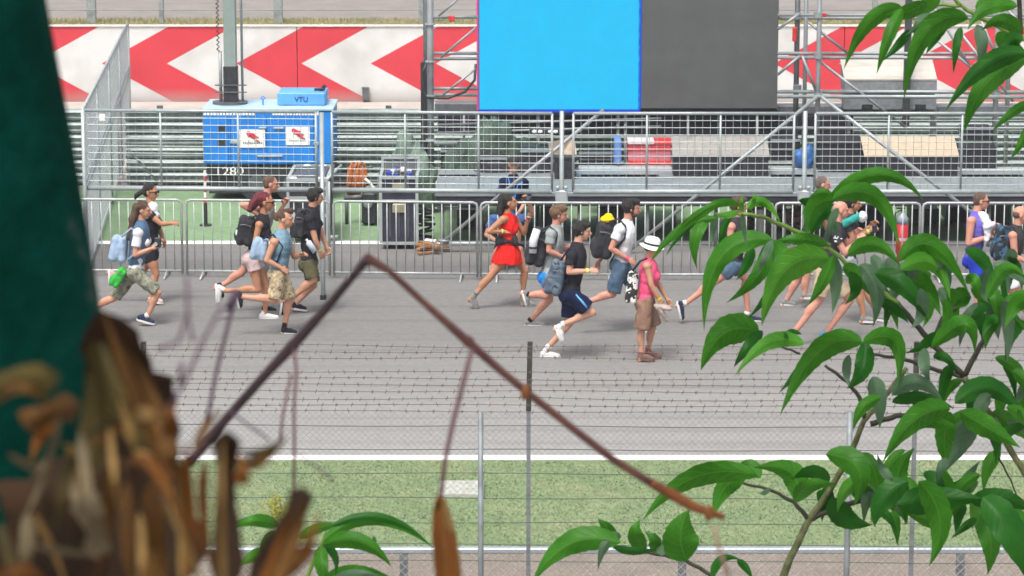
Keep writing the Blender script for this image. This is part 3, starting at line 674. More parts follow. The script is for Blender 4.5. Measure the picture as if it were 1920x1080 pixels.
# stage deck and dark beams under the screen
DK = mat('skirt_and_void_shade', (0.022, 0.02, 0.032), 0.8, 0, 0.4, 4, 0.2); DKP = mat('deck_edge', (0.24, 0.27, 0.28), 0.55, 0.3, 0.15, 3, 0.05)
Yd = 46.75
t = thing('stage_deck', 'grey steel stage deck and dark beams beneath the LED screen', 'stage', (xat(1300, 300, Yd), Yd, 0))
mb = MB(); mb.bbox_((xat(815, 200, Yd+0.9), Yd+0.9, zat(960, 213, Yd+0.9)), (xat(905, 200, Yd+0.9), Yd+1.3, zat(960, 194, Yd+0.9)), 0.01); mb.build('grey_beam', M('beam_grey', (0.16, 0.17, 0.185), 0.5, 0.2), t)
mb = MB(); mb.bbox_((xat(1458, 200, Yd+0.6), Yd+0.6, zat(960, 214, Yd+0.6)), (xat(2100, 200, Yd+0.6), Yd+1.0, zat(960, 199, Yd+0.6)), 0.01); mb.build('grey_beam', M('beam_grey', (0.16, 0.17, 0.185), 0.5, 0.2), t)
mb = MB(); mb.bbox_((xat(820, 230, Yd+0.5), Yd+0.5, zat(960, 252, Yd+0.5)), (xat(1600, 230, Yd+0.5), Yd+0.9, zat(960, 216, Yd+0.5)), 0.02); mb.build('dark_beam', DK, t)
for y_ in (226, 241): 
    mb = MB(); mb.cyl(P(820, y_+8, Yd+0.2), P(1240, y_-4, Yd+0.2), 0.02, 8); mb.build('truss_tube', STEEL_M, t, smooth=True)
for px in (870, 1010, 1158, 1172, 1290, 1420):
    mb = MB(); mb.cyl(P(px, 216, Yd+0.25), P(px, 335, Yd+0.25), 0.022, 8); mb.build('truss_tube', STEEL_M, t, smooth=True)
# deck surface, edge board, legs, dark void below
for (pa, pb, y0_, y1_, z_) in ((815, 2100, 371, 382, 0),):
    Yf = 42.9; mb = MB(); a = P(pa, 361, Yf); b_ = P(pb, 369, Yf); mb.bbox_((a.x, Yf, b_.z), (b_.x, 45.3, a.z), 0.01); mb.build('deck', DKP, t); zdeck = a.z; zdb = zat(960, 386, 42.95); mb = MB(); mb.box((a.x+.02, Yf+.02, zdb), (b_.x, 45.2, b_.z-.002)); mb.build('void_shade_strip', DK, t)  # dark box under the deck stands in for the shaded void there
for px, yy in [(q, 43.1) for q in range(830, 2100, 128)]+[(q, 44.9) for q in range(880, 2100, 128)]: x = xat(px, 420, yy); mb = MB(); mb.cyl((x, yy, 0), (x, yy, zdb), 0.028, 10); mb.build('deck_leg', STEEL_M, t, smooth=True)
mb = MB(); mb.cyl((xat(815, 390, 43.1), 43.12, zat(900, 391, 43.1)), (xat(905, 390, 43.1), 43.12, zat(900, 391, 43.1)), 0.022, 8); mb.build('ledger', STEEL_L, t, smooth=True); mb = MB(); mb.cyl((xat(826, 457, 42.6), 42.6, 0.14), (xat(930, 457, 42.6), 42.6, 0.14), 0.03, 8); mb.build('ledger', STEEL_L, t, smooth=True)
# dark trunks under the deck
random.seed(11)
px = 868
for i, (a, b_, ya, yb2) in enumerate(((858, 905, 392, 432), (1015, 1060, 388, 438), (1122, 1172, 388, 440), (1600, 1655, 385, 432), (1710, 1762, 392, 424), (1775, 1820, 388, 422), (1840, 1895, 385, 440))):
    Yt = 45.6; A = P(a, ya, Yt); B = G(b_, yb2); Yt = min(45.6, B.y); A = P(a, ya, Yt); x1_ = xat(b_, 400, Yt)
    t2 = thing('flight_case', ['', ''][0] or ['black flight case on the ground under the deck beside the cable tower', 'black flight case under the deck left of the brown-haired boy', 'black flight case under the deck behind the white shirt man',
        'black flight case on the ground left of the fire extinguisher', 'low black flight case right of the fire extinguisher', 'small black flight case under the deck between extinguisher and blue runner', 'black flight case under the deck behind the blue tank top'][i], 'flight case', ((A.x+x1_)/2, Yt+0.3, 0), 'black flight cases under the deck')
    mb = MB(); mb.bbox_((A.x, Yt, 0.06), (x1_, Yt+0.6, A.z), 0.015); mb.build('body', BLACK, t2)
    for xx in (A.x, x1_): mb = MB(); mb.box((xx-0.012, Yt-0.012, 0.06), (xx+0.012, Yt+0.012, A.z)); mb.build('edge_trim', STEEL_D, t2)
    for xx in (A.x+0.07, x1_-0.07): mb = MB(); mb.cyl((xx-0.02, Yt+0.08, 0.04), (xx+0.02, Yt+0.08, 0.04), 0.04, 10); mb.build('castor', BLACK, t2)

# boxes with visible lids: (name,label,category, px0,px1, y back edge of top, y front edge, y bottom, Y, top material, body material)
TAN = mat_mix('plywood', [(0.30, 0.23, 0.155), (0.43, 0.345, 0.25), (0.36, 0.285, 0.20)], 4, 0.85, stretch=(1, 4, 4), const=False, pos=[0.3, 0.5, 0.7], fine=0.4)
GREYLID = mat_mix('grey_cover', [(0.17, 0.155, 0.14), (0.25, 0.235, 0.215), (0.20, 0.2, 0.2)], 3, 0.7, const=False, pos=[0.3, 0.5, 0.7], fine=0.3)
BOXB = mat('box_black', (0.012, 0.012, 0.017), 0.55, 0, 0.3)
def lidbox(name, label, cat, px0, px1, yb1, yf, ybot, Y, topm, bodym, extra=None):
    zt = zat(960, yf, Y); yback = Y+0.5; ztb = zat(960, yb1, yback); x0, x1 = xat(px0, yf, Y), xat(px1, yf, Y); zb_ = zat(960, ybot, Y)
    t = thing(name, label, cat, ((x0+x1)/2, (Y+yback)/2, zb_))
    def wedge(xa, xb, ya, yb_, z0, za, zc, z0b=None):
        m2 = MB(); z0b = z0 if z0b is None else z0b
        m2.add([(xa, ya, z0), (xb, ya, z0), (xb, yb_, z0b), (xa, yb_, z0b), (xa, ya, za), (xb, ya, za), (xb, yb_, zc), (xa, yb_, zc)], [(0,3,2,1),(4,5,6,7),(0,1,5,4),(1,2,6,5),(2,3,7,6),(3,0,4,7)]); return m2
    wedge(x0, x1, Y, yback, zb_, zt-0.03, ztb-0.03).build('body', bodym, t)
    wedge(x0-0.015, x1+0.015, Y-0.015, yback+.01, zt-0.026, zt, ztb, ztb-.026).build('lid', topm, t)
    return t, x0, x1, zb_, zt, yback
t, x0, x1, zb_, zt, yk = lidbox('storage_box', 'black storage box with a pale plywood top behind the mesh fence at right', 'box', 1622, 1796, 256, 291, 362, 44.6, TAN, BOXB)
for k in range(1, 4): mb = MB(); xx = x0+(x1-x0)*k/4; mb.box((xx-0.02, 44.585, zb_), (xx+0.02, 44.6, zt-0.03)); mb.build('rib', BLACK, t)
mb = MB(); q = P(1703, 277, 44.83); mb.ell(q, [(0.15, 0, 0), (0, 0.06, 0.035), (0, -0.003, 0.004)], 16); mb.build('hand_hole', M('stain_brown', (0.16, 0.09, 0.06), 0.8), t)
t, x0, x1, zb_, zt, yk = lidbox('storage_box', 'black storage box with a wrinkled grey cover below the grey screen', 'box', 1263, 1441, 256, 291, 352, 44.6, GREYLID, BOXB)
for k in range(1, 4): mb = MB(); xx = x0+(x1-x0)*k/4; mb.box((xx-0.02, 44.585, zb_), (xx+0.02, 44.6, zt-0.03)); mb.build('rib', BLACK, t)
t, x0, x1, zb_, zt, yk = lidbox('storage_box', 'plain black box between the fence post and the plywood-topped box', 'box', 1536, 1616, 252, 268, 317, 45.0, BOXB, BOXB)
t, x0, x1, zb_, zt, yk = lidbox('storage_box', 'plain black box right of the plywood-topped box', 'box', 1802, 1868, 268, 276, 320, 45.4, BOXB, BOXB)
t, x0, x1, zb_, zt, yk = lidbox('loudspeaker', 'tall black loudspeaker standing on the deck beside the fence post', 'loudspeaker', 1040, 1081, 290, 295, 366, 44.3, BLACK, BLACK)
mb = MB(); mb.bbox_((x0+0.04, 44.28, zb_+0.06), (x1-0.04, 44.3, zt-0.08), 0.01); mb.build('grille', BLACKF, t)
t, x0, x1, zb_, zt, yk = lidbox('tool_chest', 'red and pink open tool chest behind the mesh fence', 'tool chest', 1178, 1258, 258, 268, 308, 45.6, RED, M('faded_red', (0.45, 0.13, 0.16), 0.6))
mb = MB(); mb.box((x0-0.01, 45.585, zb_), (x1+0.01, 45.6, zb_+0.06)); mb.box((x0-0.01, 45.585, zt-0.12), (x1, 45.6, zt-0.06)); mb.build('red_trim', RED, t)
mb = MB(); mb.bbox_((x0-0.01, 45.56, zt-0.02), (x0+0.42, 45.9, zt+0.05), 0.01); mb.build('white_tray', M('pale_pink', (0.6, 0.5, 0.52), 0.7), t)
mb = MB(); A = P(1152, 308, 45.5); B = P(1180, 262, 45.5); mb.bbox_((A.x, 45.5, A.z), (B.x-0.12, 46.0, B.z), 0.02); mb.build('blue_side', M('chest_blue', (0.10, 0.2, 0.45), 0.6), t)
# ballast block on the scaffold
def wedge_(xa, xb, ya, yb_, z0, za, zc, z0b=None):
    m2 = MB(); z0b = z0 if z0b is None else z0b
    m2.add([(xa, ya, z0), (xb, ya, z0), (xb, yb_, z0b), (xa, yb_, z0b), (xa, ya, za), (xb, ya, za), (xb, yb_, zc), (xa, yb_, zc)], [(0,3,2,1),(4,5,6,7),(0,1,5,4),(1,2,6,5),(2,3,7,6),(3,0,4,7)]); return m2
Yq = 46.9; zt = zat(960, 149, Yq); yk = Yq+.6; ztb = zat(960, 112, yk); x0, x1 = xat(1584, 149, Yq), xat(1757, 149, Yq); zb_ = zat(960, 205, Yq)
t = thing('ballast_block', 'pale concrete ballast block with two fork slots on the scaffold', 'concrete block', ((x0+x1)/2, Yq+1, zb_))
mb = wedge_(x0, x1, Yq, yk, zat(960, 171, Yq), zt-.02, ztb-.02); mb.build('block', M('grey_concrete', (0.235, 0.245, 0.26), 0.85, bump=0.3), t)
mb = wedge_(x0-.01, x1, Yq-.01, yk+.01, zt-.015, zt+.01, ztb+.01, ztb-.015); mb.build('top_board', mat_mix('pale_board', [(0.40, 0.37, 0.32), (0.52, 0.49, 0.44), (0.46, 0.43, 0.39)], 3, 0.8, stretch=(0.5, 3, 1), const=False, pos=[0.3, 0.5, 0.7]), t)
mb = MB(); za = zat(960, 180, Yq); zc = zat(960, 196, Yq); w_ = x1-x0
for a, b_ in ((0, 0.19), (0.31, 0.77), (0.89, 1.0)): mb.box((x0+w_*a, Yq, zb_), (x0+w_*b_, yk-0.2, za))
for a, b_ in ((0.19, 0.31), (0.77, 0.89)): mb.box((x0+w_*a, Yq+0.001, zc), (x0+w_*b_, yk-0.2, za))
mb.box((x0+.01, Yq+0.1, zb_+0.01), (x1-.01, yk-0.35, za-0.01)); mb.build('fork_base', M('grey_concrete_b', (0.21, 0.225, 0.24), 0.85), t)
mb = MB(); 
for px in (1590, 1750): x = xat(px, 190, Yq+0.4); mb.cyl((x, Yq+0.2, 0), (x, Yq+0.2, zb_+0.01), 0.03, 8); mb.cyl((x, yk-0.1, 0), (x, yk-0.1, zb_+0.01), 0.03, 8)
mb.build('stand', STEEL_M, t)
# benches/steps of pale steel behind the fence
k = 0
for (a, b_, y_, Y, lab) in ((1085, 1260, 317, 45.3, 'upper pale steel step board below the red tool chest'), (1085, 1240, 345, 44.5, 'lower pale steel step board below the red tool chest'),
                       (1442, 1532, 318, 45.3, 'upper pale steel step board beside the left fence post and blue bag'), (1442, 1532, 344, 44.5, 'lower pale steel step board left of the grey-haired runner'),
                       (1800, 1925, 320, 45.3, 'upper pale steel step board at the right edge'), (1800, 1925, 346, 44.5, 'lower pale steel step board at the right edge'), (816, 905, 346, 44.5, 'pale steel step board left of the man in the cap')):
    A = P(a, y_, Y); B = P(b_, y_, Y); t = thing('step_board', lab, 'step', ((A.x+B.x)/2, Y+0.12, zdeck), 'pale steel steps of the stage')
    mb = MB(); mb.bbox_((A.x, Y, A.z-0.03), (B.x, Y+0.3, A.z+0.02), 0.008); mb.build('tread', STEEL_L, t)
    mb = MB(); mb.bbox_((A.x+0.03, Y+0.02, max(zdeck, A.z-0.25)), (B.x-0.03, Y+0.28, A.z-0.03), 0.008); mb.build('riser', M('riser_grey', (0.17, 0.185, 0.20), 0.55, 0.2), t)

# stacked black trunks and cases behind the tarpaulins and under the screen
for (a, b_, y0_, y1_, Yt, lab) in ((904, 958, 254, 292, 45.9, 'black trunk with pale edges, upper one behind the tarpaulin and cap man'), (900, 950, 296, 362, 45.0, 'black trunk with pale edges left of the man in the cap'), (976, 1036, 282, 362, 45.0, 'black trunk with pale edges right of the man in the cap'),
     (1446, 1500, 262, 300, 45.8, 'dark trunk between the grey-covered box and the fence post'), (1086, 1150, 286, 312, 45.9, 'dark trunk between the loudspeaker and the red tool chest'), (826, 868, 282, 340, 45.9, 'dark trunk just right of the scaffold tower'), (1806, 1862, 240, 262, 46.0, 'dark trunk under the right scaffold bay')):
    A = P(a, y0_, Yt); B = P(b_, y1_, Yt); t = thing('equipment_trunk', lab, 'trunk', ((A.x+B.x)/2, Yt+.25, B.z), 'dark equipment trunks on the stage')
    mb = MB(); mb.bbox_((A.x, Yt, B.z), (B.x, Yt+.5, A.z), .012); mb.build('body', BOXB, t)
    mb = MB(); mb.box((A.x-.008, Yt-.012, A.z-.03), (B.x+.008, Yt+.012, A.z+.008)); mb.build('top_edge', STEEL, t)
    mb = MB(); zc = (A.z+B.z)/2; mb.box((A.x-.004, Yt-.01, zc-.012), (B.x+.004, Yt-.001, zc+.012)); mb.build('middle_edge', STEEL_D, t)
# green tarpaulin heap
NET = mat_mix('green_tarpaulin', [(0.01, 0.018, 0.012), (0.025, 0.045, 0.03), (0.05, 0.085, 0.06), (0.11, 0.16, 0.13)], 2.2, 0.8, const=False, pos=[0.3, 0.45, 0.6, 0.78], fine=0.5)
def heap(name, label, pxa, pxb, ytop, ybot, Y, m, seed, depth=0.7, amp=0.10):
    xa, xb = xat(pxa, 300, Y), xat(pxb, 300, Y); z0, z1 = max(0.0, zat(960, ybot, Y)), zat(960, ytop, Y); h = z1-z0
    prims = []
    random.seed(seed)
    for i in range(9):
        cx = xa+(xb-xa)*(i+0.5)/9; hh = h*(0.55+0.45*sin(pi*(i+0.5)/9))*random.uniform(0.8, 1.05)
        prims.append(('ell', (cx, Y+depth*0.5+random.uniform(-0.1, 0.1), z0+hh*0.45), [((xb-xa)/9*1.1, 0, 0), (0, depth*0.6, 0), (0, 0, hh*0.55)]))
    t = thing(name, label, 'tarpaulin', ((xa+xb)/2, Y+depth/2, z0))
    blob('sheet', prims, m, t, voxel=0.03, smooth=1, amp=amp, nsc=2.6, seed=seed, aniso=(1, 1, 0.6)); return t
heap('tarpaulin', 'crumpled dark green tarpaulin draped over equipment under the screen', 842, 1010, 222, 362, 45.5, NET, 4)
heap('tarpaulin', 'pale green tarpaulin sagging beside the scaffold tower', 715, 815, 246, 385, 46.2, mat_mix('pale_tarpaulin', [(0.06, 0.095, 0.075), (0.11, 0.165, 0.13), (0.16, 0.22, 0.18)], 2, 0.8, const=False, pos=[0.3, 0.5, 0.7], fine=0.3), 9, amp=0.08, depth=0.5)
heap('tarpaulin', 'grey green tarpaulin bundle left of the cable reel', 612, 700, 308, 432, 44.6, NET, 15, amp=0.07, depth=0.4) if False else None
# dark gear bags on the deck between the tarpaulin and the loudspeaker
t = thing('gear_bag', 'black gear bags piled behind the man in the cap', 'bag', (xat(960, 300, 45.2), 45.3, zdeck))
blob('bag', [('ell', P(925, 330, 45.2), [(0.35, 0, 0), (0, 0.3, 0), (0, 0, 0.35)]), ('ell', P(1000, 325, 45.2), [(0.42, 0, 0), (0, 0.3, 0), (0, 0, 0.38)]), ('ell', P(965, 350, 45.1), [(0.5, 0, 0), (0, 0.3, 0), (0, 0, 0.2)])], BLACKF, t, 0.03, 1, 0.05, 3, 2)
t = thing('floodlight', 'small black floodlight with white lamps above the dark beam', 'floodlight', tuple(P(1025, 252, 46.2)))
mb = MB(); p = P(1022, 246, 46.1); mb.bbox_((p.x-0.26, 46.05, p.z-0.06), (p.x+0.26, 46.2, p.z+0.05), 0.02); mb.build('housing', BLACK, t)
for px in (1002, 1013, 1032, 1042): mb = MB(); p = P(px, 247, 46.04); mb.ell(p, [(0.04, 0, 0), (0, 0.02, 0), (0, 0, 0.03)], 10); mb.build('lamp', WHITE, t)
t = thing('cardboard_sheet', 'bent pale cardboard sheet above the black loudspeaker', 'cardboard', tuple(P(1060, 290, 44.9)))
mb = MB(); pts = [(1028, 268), (1076, 256), (1082, 290), (1050, 294), (1030, 285)]; vs = [P(x, y, 44.9+0.1*(i % 2)) for i, (x, y) in enumerate(pts)]; vs2 = [v+Vector((0, 0.02, 0)) for v in vs]; n = 5
mb.add(vs+vs2, [tuple(reversed(range(n))), tuple(range(n, 2*n))]+[(i, (i+1) % n, n+(i+1) % n, n+i) for i in range(n)]); mb.build('sheet', M('cardboard_tan', (0.42, 0.34, 0.25), 0.8), t)

# flight case, tall and open
gF = G(748, 468); Y = gF.y; x0, x1 = xat(714, 400, Y), xat(782, 400, Y); zt = zat(748, 333, Y); zb_ = 0.1; dY = 0.75; ztt = zat(748, 294, Y+dY)
t = thing('flight_case', 'tall open black flight case with pale metal edges on castors', 'flight case', ((x0+x1)/2, Y+dY/2, 0))
mb = MB(); mb.bbox_((x0, Y, zb_), (x1, Y+dY, zt), 0.01); mb.build('body', mat('case_panel', (0.028, 0.028, 0.045), 0.5, 0, 0.3), t)
mb = MB()
for k in range(1, 4): xx = x0+(x1-x0)*k/4; mb.box((xx-0.012, Y-0.012, zb_+0.1), (xx+0.012, Y, zt-0.4))
mb.build('rib', M('rib_grey', (0.07, 0.07, 0.09), 0.5), t)
mb = MB(); r = 0.022
for xx in (x0, x1):
    mb.box((xx-r, Y-r, zb_), (xx+r, Y+r, zt)); mb.box((xx-r, Y+r, zt-r), (xx+r, Y+dY, zt+r)); mb.box((xx-r, Y+dY-0.03, zt+r), (xx+r, Y+dY+0.02, ztt))
for zz in (zb_, zt-0.36, zt): mb.box((x0+r, Y-r, zz-r), (x1-r, Y+r, zz+r))
mb.box((x0+r, Y+dY-0.03, ztt-0.03), (x1-r, Y+dY+0.02, ztt))
mb.build('edge_trim', STEEL_L, t)
mb = MB(); mb.box((x0+r, Y+dY, zt), (x1-r, Y+dY+0.02, ztt-0.03)); mb.build('raised_lid', M('lid_inner', (0.13, 0.14, 0.15), 0.7), t)
mb = MB(); random.seed(5)
for i in range(14):
    cx, cy = random.uniform(x0+0.08, x1-0.08), random.uniform(Y+0.1, Y+dY-0.1); mb = MB(); mb.bbox_((cx-0.04, cy-0.05, zt), (cx+0.04, cy+0.05, zt+random.uniform(0.03, 0.1)), 0.01); mb.build('tool', random.choice([WHITE, M('tool_blue', (0.02, 0.05, 0.3), 0.5), STEEL_D, STEEL_D]), t)
pass
for zz in (zt-0.15, zt-0.47):
    mb = MB(); cx = (x0+x1)/2; mb.bbox_((cx-0.1, Y-0.03, zz-0.07), (cx+0.1, Y-0.005, zz+0.07), 0.015); mb.build('latch', M('brass_latch', (0.38, 0.36, 0.25), 0.4, 0.5), t)
for xx in (x0+0.08, x1-0.08): mb = MB(); mb.cyl((xx-0.025, Y+0.1, 0.05), (xx+0.025, Y+0.1, 0.05), 0.05, 12); mb.build('castor', STEEL_D, t)
# low case with glass-like dark top behind the man in black
Y = 43.3; x0, x1 = xat(540, 360, Y), xat(607, 360, Y); zt = zat(570, 337, Y); yk = G(570, 311, zt).y
t = thing('flight_case', 'low silver-framed flight case with dark lid above the head of the man in black', 'flight case', ((x0+x1)/2, Y+0.5, 0))
x1 += 0.05
mb = MB(); mb.bbox_((x0, Y, 0.1), (x1, yk, zt-0.02), 0.01); mb.build('body', BLACK, t)
mb = MB(); mb.bbox_((x0+0.05, Y+0.05, zt-0.02), (x1-0.05, yk-0.05, zt), 0.01); mb.build('lid', M('lid_dark', (0.05, 0.06, 0.075), 0.4), t)
mb = MB()
for zz in (zt, zt-0.13, zt-0.28, zt-0.55): mb.box((x0-0.02, Y-0.02, zz-0.03), (x1+0.02, Y+0.02, zz+0.02))
for xx in (x0, x1): mb.box((xx-0.022, Y-0.024, 0.05), (xx+0.022, Y+0.024, zt+0.024)); mb.box((xx-0.025, Y+0.025, zt-0.02), (xx+0.025, yk, zt+0.02))
mb.box((x0, yk-0.03, zt-0.02), (x1, yk+0.02, zt+0.02)); mb.build('edge_trim', STEEL_L, t)
mb = MB()
for xx, yy in ((x0+0.08, Y+0.06), (x1-0.08, Y+0.06), (x0+0.2, yk-0.1), (x1-0.15, yk-0.1)): mb.ell((xx, yy, zt+0.02), [(0.06, 0, 0), (0, 0.06, 0), (0, 0, 0.02)], 10)
mb.build('corner_ball', WHITE, t)
mb = MB(); A = P(640, 310, 44.0); mb.cyl((x1, Y, zt), A, 0.025, 8); mb.cyl(P(617, 340, Y), P(617, 452, Y), 0.02, 8); mb.cyl(P(617, 445, Y-0.1), P(634, 444, Y-0.1), 0.03, 8); mb.build('tilted_rail', STEEL_L, t, smooth=True)
# coiled orange cable on a dark stand
Y = 45.2; t = thing('cable_reel', 'bundle of orange cables hung over a stand right of the generator', 'cable', (xat(668, 340, Y), Y, 0))
OR = mat('orange_cable', (0.36, 0.10, 0.02), 0.55, 0, 0.4, 14, 0.1)
random.seed(2)
for i in range(13):
    pxa = 648+random.uniform(0, 30); mb = MB(); w_ = random.uniform(9, 15); yt = 303+random.uniform(0, 10)
    pts = [P(pxa-w_*0.4, 366-random.uniform(0, 12), Y+random.uniform(-.05, .05)), P(pxa-w_*0.5, 340, Y-0.04), P(pxa-w_*0.3, yt+8, Y-0.02), P(pxa, yt, Y), P(pxa+w_*0.5, yt+6, Y+0.02), P(pxa+w_*0.7, yt+20, Y-0.03), P(pxa+w_*0.5, 345, Y-0.05), P(pxa+w_*0.4, 368-random.uniform(0, 15), Y)]
    mb.tube(pts, 0.022, 6); mb.build('cable', OR, t, smooth=True)
for a_, b_, r_ in ((P(645, 372, Y), P(690, 368, Y), .05), (P(650, 372, Y), (xat(650, 400, Y), Y, 0), .03), (P(686, 368, Y), (xat(686, 400, Y), Y, 0), .03), (P(672, 318, Y+0.05), P(700, 312, Y+0.05), .02)): mb = MB(); mb.tube([a_, b_], r_, 8); mb.build('stand_tube', STEEL_D, t, smooth=True)
mb = MB(); mb.tube([P(684, 335, Y-0.1), P(693, 342, Y-0.1), P(700, 352, Y-0.1), P(703, 366, Y-0.1)], 0.022, 8); mb.build('white_hose', WHITE, t, smooth=True)
# small kit near the front
t = thing('electric_box', 'dark equipment box on the green strip left of the tall flight case', 'box', (xat(695, 380, 45.0), 45.0, 0))
mb = MB(); mb.bbox_((xat(678, 380, 45.0), 45.0, 0.03), (xat(706, 380, 45.0), 45.4, zat(700, 362, 45)), 0.03); mb.build('body', BLACK, t); mb = MB(); mb.ell(P(690, 383, 44.98), [(0.07, 0, 0), (0, 0.02, 0), (0, 0, 0.07)], 12); mb.build('dial', STEEL, t)
t = thing('plank_pile', 'short brown planks lying at the foot of the scaffold tower', 'planks', (xat(800, 473, 42.5), 42.5, 0))
random.seed(8)
for i in range(6):
    a = G(random.uniform(780, 800), random.uniform(468, 480)); b_ = G(random.uniform(815, 842), random.uniform(466, 479)); mb = MB(); mb.tube([a+Vector((0,0,0.03+0.02*i)), b_+Vector((0,0,0.03+0.02*i))], 0.05, 4, flat=0.4); mb.build('plank', M('plank_brown', (0.30, 0.15, 0.06), 0.8, var=0.4), t)
mb = MB(); mb.tube([G(798, 470)+Vector((0,0,0.16)), G(818, 472)+Vector((0,0,0.16))], 0.03, 6); mb.build('white_batten', WHITE, t)
# dark cables hanging at the tower's foot
t = thing('cable_coil', 'tangled black cables heaped at the foot of the scaffold tower', 'cable', tuple(G(797, 458)))
mb = MB(); random.seed(6)
pts = []
for k in range(60): a = k*0.8; pts.append(G(797, 458)+Vector((0.14*cos(a)*random.uniform(.7, 1.2), 0.10*sin(a*1.1), 0.05+0.009*k+0.03*sin(a*0.7))))
mb.tube(pts, 0.022, 6); mb.build('cable', BLACK, t, smooth=True)
# fire extinguisher hanging on the barrier
q = P(1691, 450, 40.55); z0 = zat(1691, 476, 40.55); z1 = zat(1691, 398, 40.55)
t = thing('fire_extinguisher', 'red fire extinguisher with grey shoulder hanging behind the crowd barrier', 'fire extinguisher', (q.x, 40.55, z0)); r = 0.088
mb = MB(); mb.tube([(q.x, 40.55, z0), (q.x, 40.55, z0+0.02), (q.x, 40.55, z1-0.17)], [r*0.9, r, r], 20); mb.build('cylinder', mat('extinguisher_red', (0.52, 0.02, 0.035), 0.35, 0, 0.1), t, smooth=True)
mb = MB(); mb.tube([(q.x, 40.55, z1-0.168), (q.x, 40.55, z1-0.09), (q.x, 40.55, z1-0.03), (q.x, 40.55, z1)], [r*1.01, r*0.95, r*0.6, r*0.25], 20); mb.build('shoulder', mat('extinguisher_grey', (0.30, 0.34, 0.38), 0.4, 0.2), t, smooth=True)
mb = MB(); mb.cyl((q.x, 40.55, z1), (q.x, 40.55, z1+0.05), 0.02); mb.box((q.x-0.09, 40.53, z1+0.05), (q.x+0.03, 40.57, z1+0.07)); mb.tube([(q.x-0.02, 40.52, z1+0.04), (q.x-0.11, 40.5, z1+0.0), (q.x-0.115, 40.5, z1-0.2), (q.x-0.1, 40.5, z1-0.4)], 0.012, 8); mb.build('valve', BLACK, t)
mb = MB(); mb.tube([(q.x, 40.55, z0+0.20), (q.x, 40.55, z0+0.245)], [r*1.01]*2, 20, cap=False); mb.build('label_band', M('label_grey', (0.5, 0.42, 0.42), .6), t, smooth=True)
# blue drum bags beside post
t = thing('blue_bag', 'small bright blue plastic bag on the steps beside the fence post', 'bag', tuple(P(1507, 315, 45.4)))
blob('bag', [('ell', P(1500, 298, 45.35), [(0.13, 0, 0), (0, 0.12, 0), (0, 0, 0.15)]), ('ell', P(1517, 292, 45.35), [(0.10, 0, 0), (0, 0.12, 0), (0, 0, 0.2)])], M('bag_blue', (0.03, 0.11, 0.30), 0.5), t, 0.02, 1, 0.03, 6, 1)
# rubble bags / gravel heap behind the barrier
t = thing('brick_pile', 'pile of pinkish brown bricks and rubble behind the barrier and leaves', 'bricks', tuple(G(1462, 425)))
random.seed(12)
bm_ = [M('brick_pink', (0.34, 0.17, 0.13), 0.9, var=0.3), M('brick_pale', (0.42, 0.33, 0.27), 0.9, var=0.3), M('brick_dark', (0.12, 0.09, 0.08), 0.9, var=0.3)]
for m_ in range(3):
    mb = MB()
    for i in range(55):
        px, py = random.uniform(1402, 1500), random.uniform(388, 432); c = P(px, py, 44.6+random.uniform(-.2, .3)); s_ = random.uniform(0.04, 0.10); an = random.uniform(0, pi)
        mb.ell(c, [(s_*cos(an), s_*sin(an), 0), (-s_*.6*sin(an), s_*.6*cos(an), 0), (0, 0, s_*.6)], 6)
    mb.build('bricks', bm_[m_], t)
t = thing('bucket', 'white plastic tub standing in front of the brick pile', 'bucket', tuple(G(1425, 442)))
mb = MB(); q = G(1425, 442); mb.tube([q, q+Vector((0, 0, 0.42))], [0.08, 0.09], 16); mb.build('tub', WHITE, t, smooth=False); mb = MB(); mb.cyl(q+Vector((0,0,0.42)), q+Vector((0,0,0.44)), 0.098, 16); mb.build('lid', STEEL_L, t)

# ================================================================== PEOPLE
def skinmat(name, c): 
    m = mat(name, c, 0.55, 0, 0.08, 9, 0.05); b = m.node_tree.nodes['Principled BSDF']; b.inputs['Subsurface Weight'].default_value = 0.08; b.inputs['Subsurface Radius'].default_value = (0.02, 0.008, 0.004); return m
SK = dict(pale=skinmat('skin_pale', (0.50, 0.27, 0.185)), tan=skinmat('skin_tan', (0.40, 0.19, 0.105)), mid=skinmat('skin_mid', (0.46, 0.235, 0.15)), deep=skinmat('skin_deep', (0.27, 0.115, 0.06)), pink=skinmat('skin_pink', (0.50, 0.235, 0.17)))
HAIR = lambda n, c: mat_mix(n, [tuple(v*0.5 for v in c), c, tuple(min(1, v*1.7) for v in c)], 14, 0.55, stretch=(3, 3, 0.6), const=False, pos=[0.3, 0.5, 0.72], bump=0.7)
HR = dict(black=HAIR('hair_black', (0.012, 0.009, 0.008)), brown=HAIR('hair_brown', (0.075, 0.040, 0.022)), lbrown=HAIR('hair_light_brown', (0.15, 0.085, 0.045)), red=HAIR('hair_red', (0.13, 0.012, 0.022)), grey=HAIR('hair_grey', (0.13, 0.10, 0.085)), buzz=HAIR('hair_cropped', (0.11, 0.065, 0.045)))
def cloth(name, c, **k): return mat(name, c, 0.9, 0, k.get('var', 0.15), k.get('scale', 9), 0.25, 45, spec=0.15)
DENIM = mat_mix('denim_light', [(0.055, 0.11, 0.16), (0.12, 0.215, 0.28), (0.20, 0.30, 0.36)], 7, 0.9, const=False, pos=[0.3, 0.5, 0.72], fine=0.4)
DENIMD = mat_mix('denim_blue', [(0.028, 0.06, 0.13), (0.055, 0.11, 0.19), (0.08, 0.14, 0.22)], 7, 0.9, const=False, pos=[0.3, 0.5, 0.72], fine=0.4)
JEANS = mat_mix('denim_shorts', [(0.025, 0.055, 0.10), (0.055, 0.10, 0.16), (0.09, 0.14, 0.20)], 7, 0.9, const=False, pos=[0.3, 0.5, 0.72], fine=0.4)
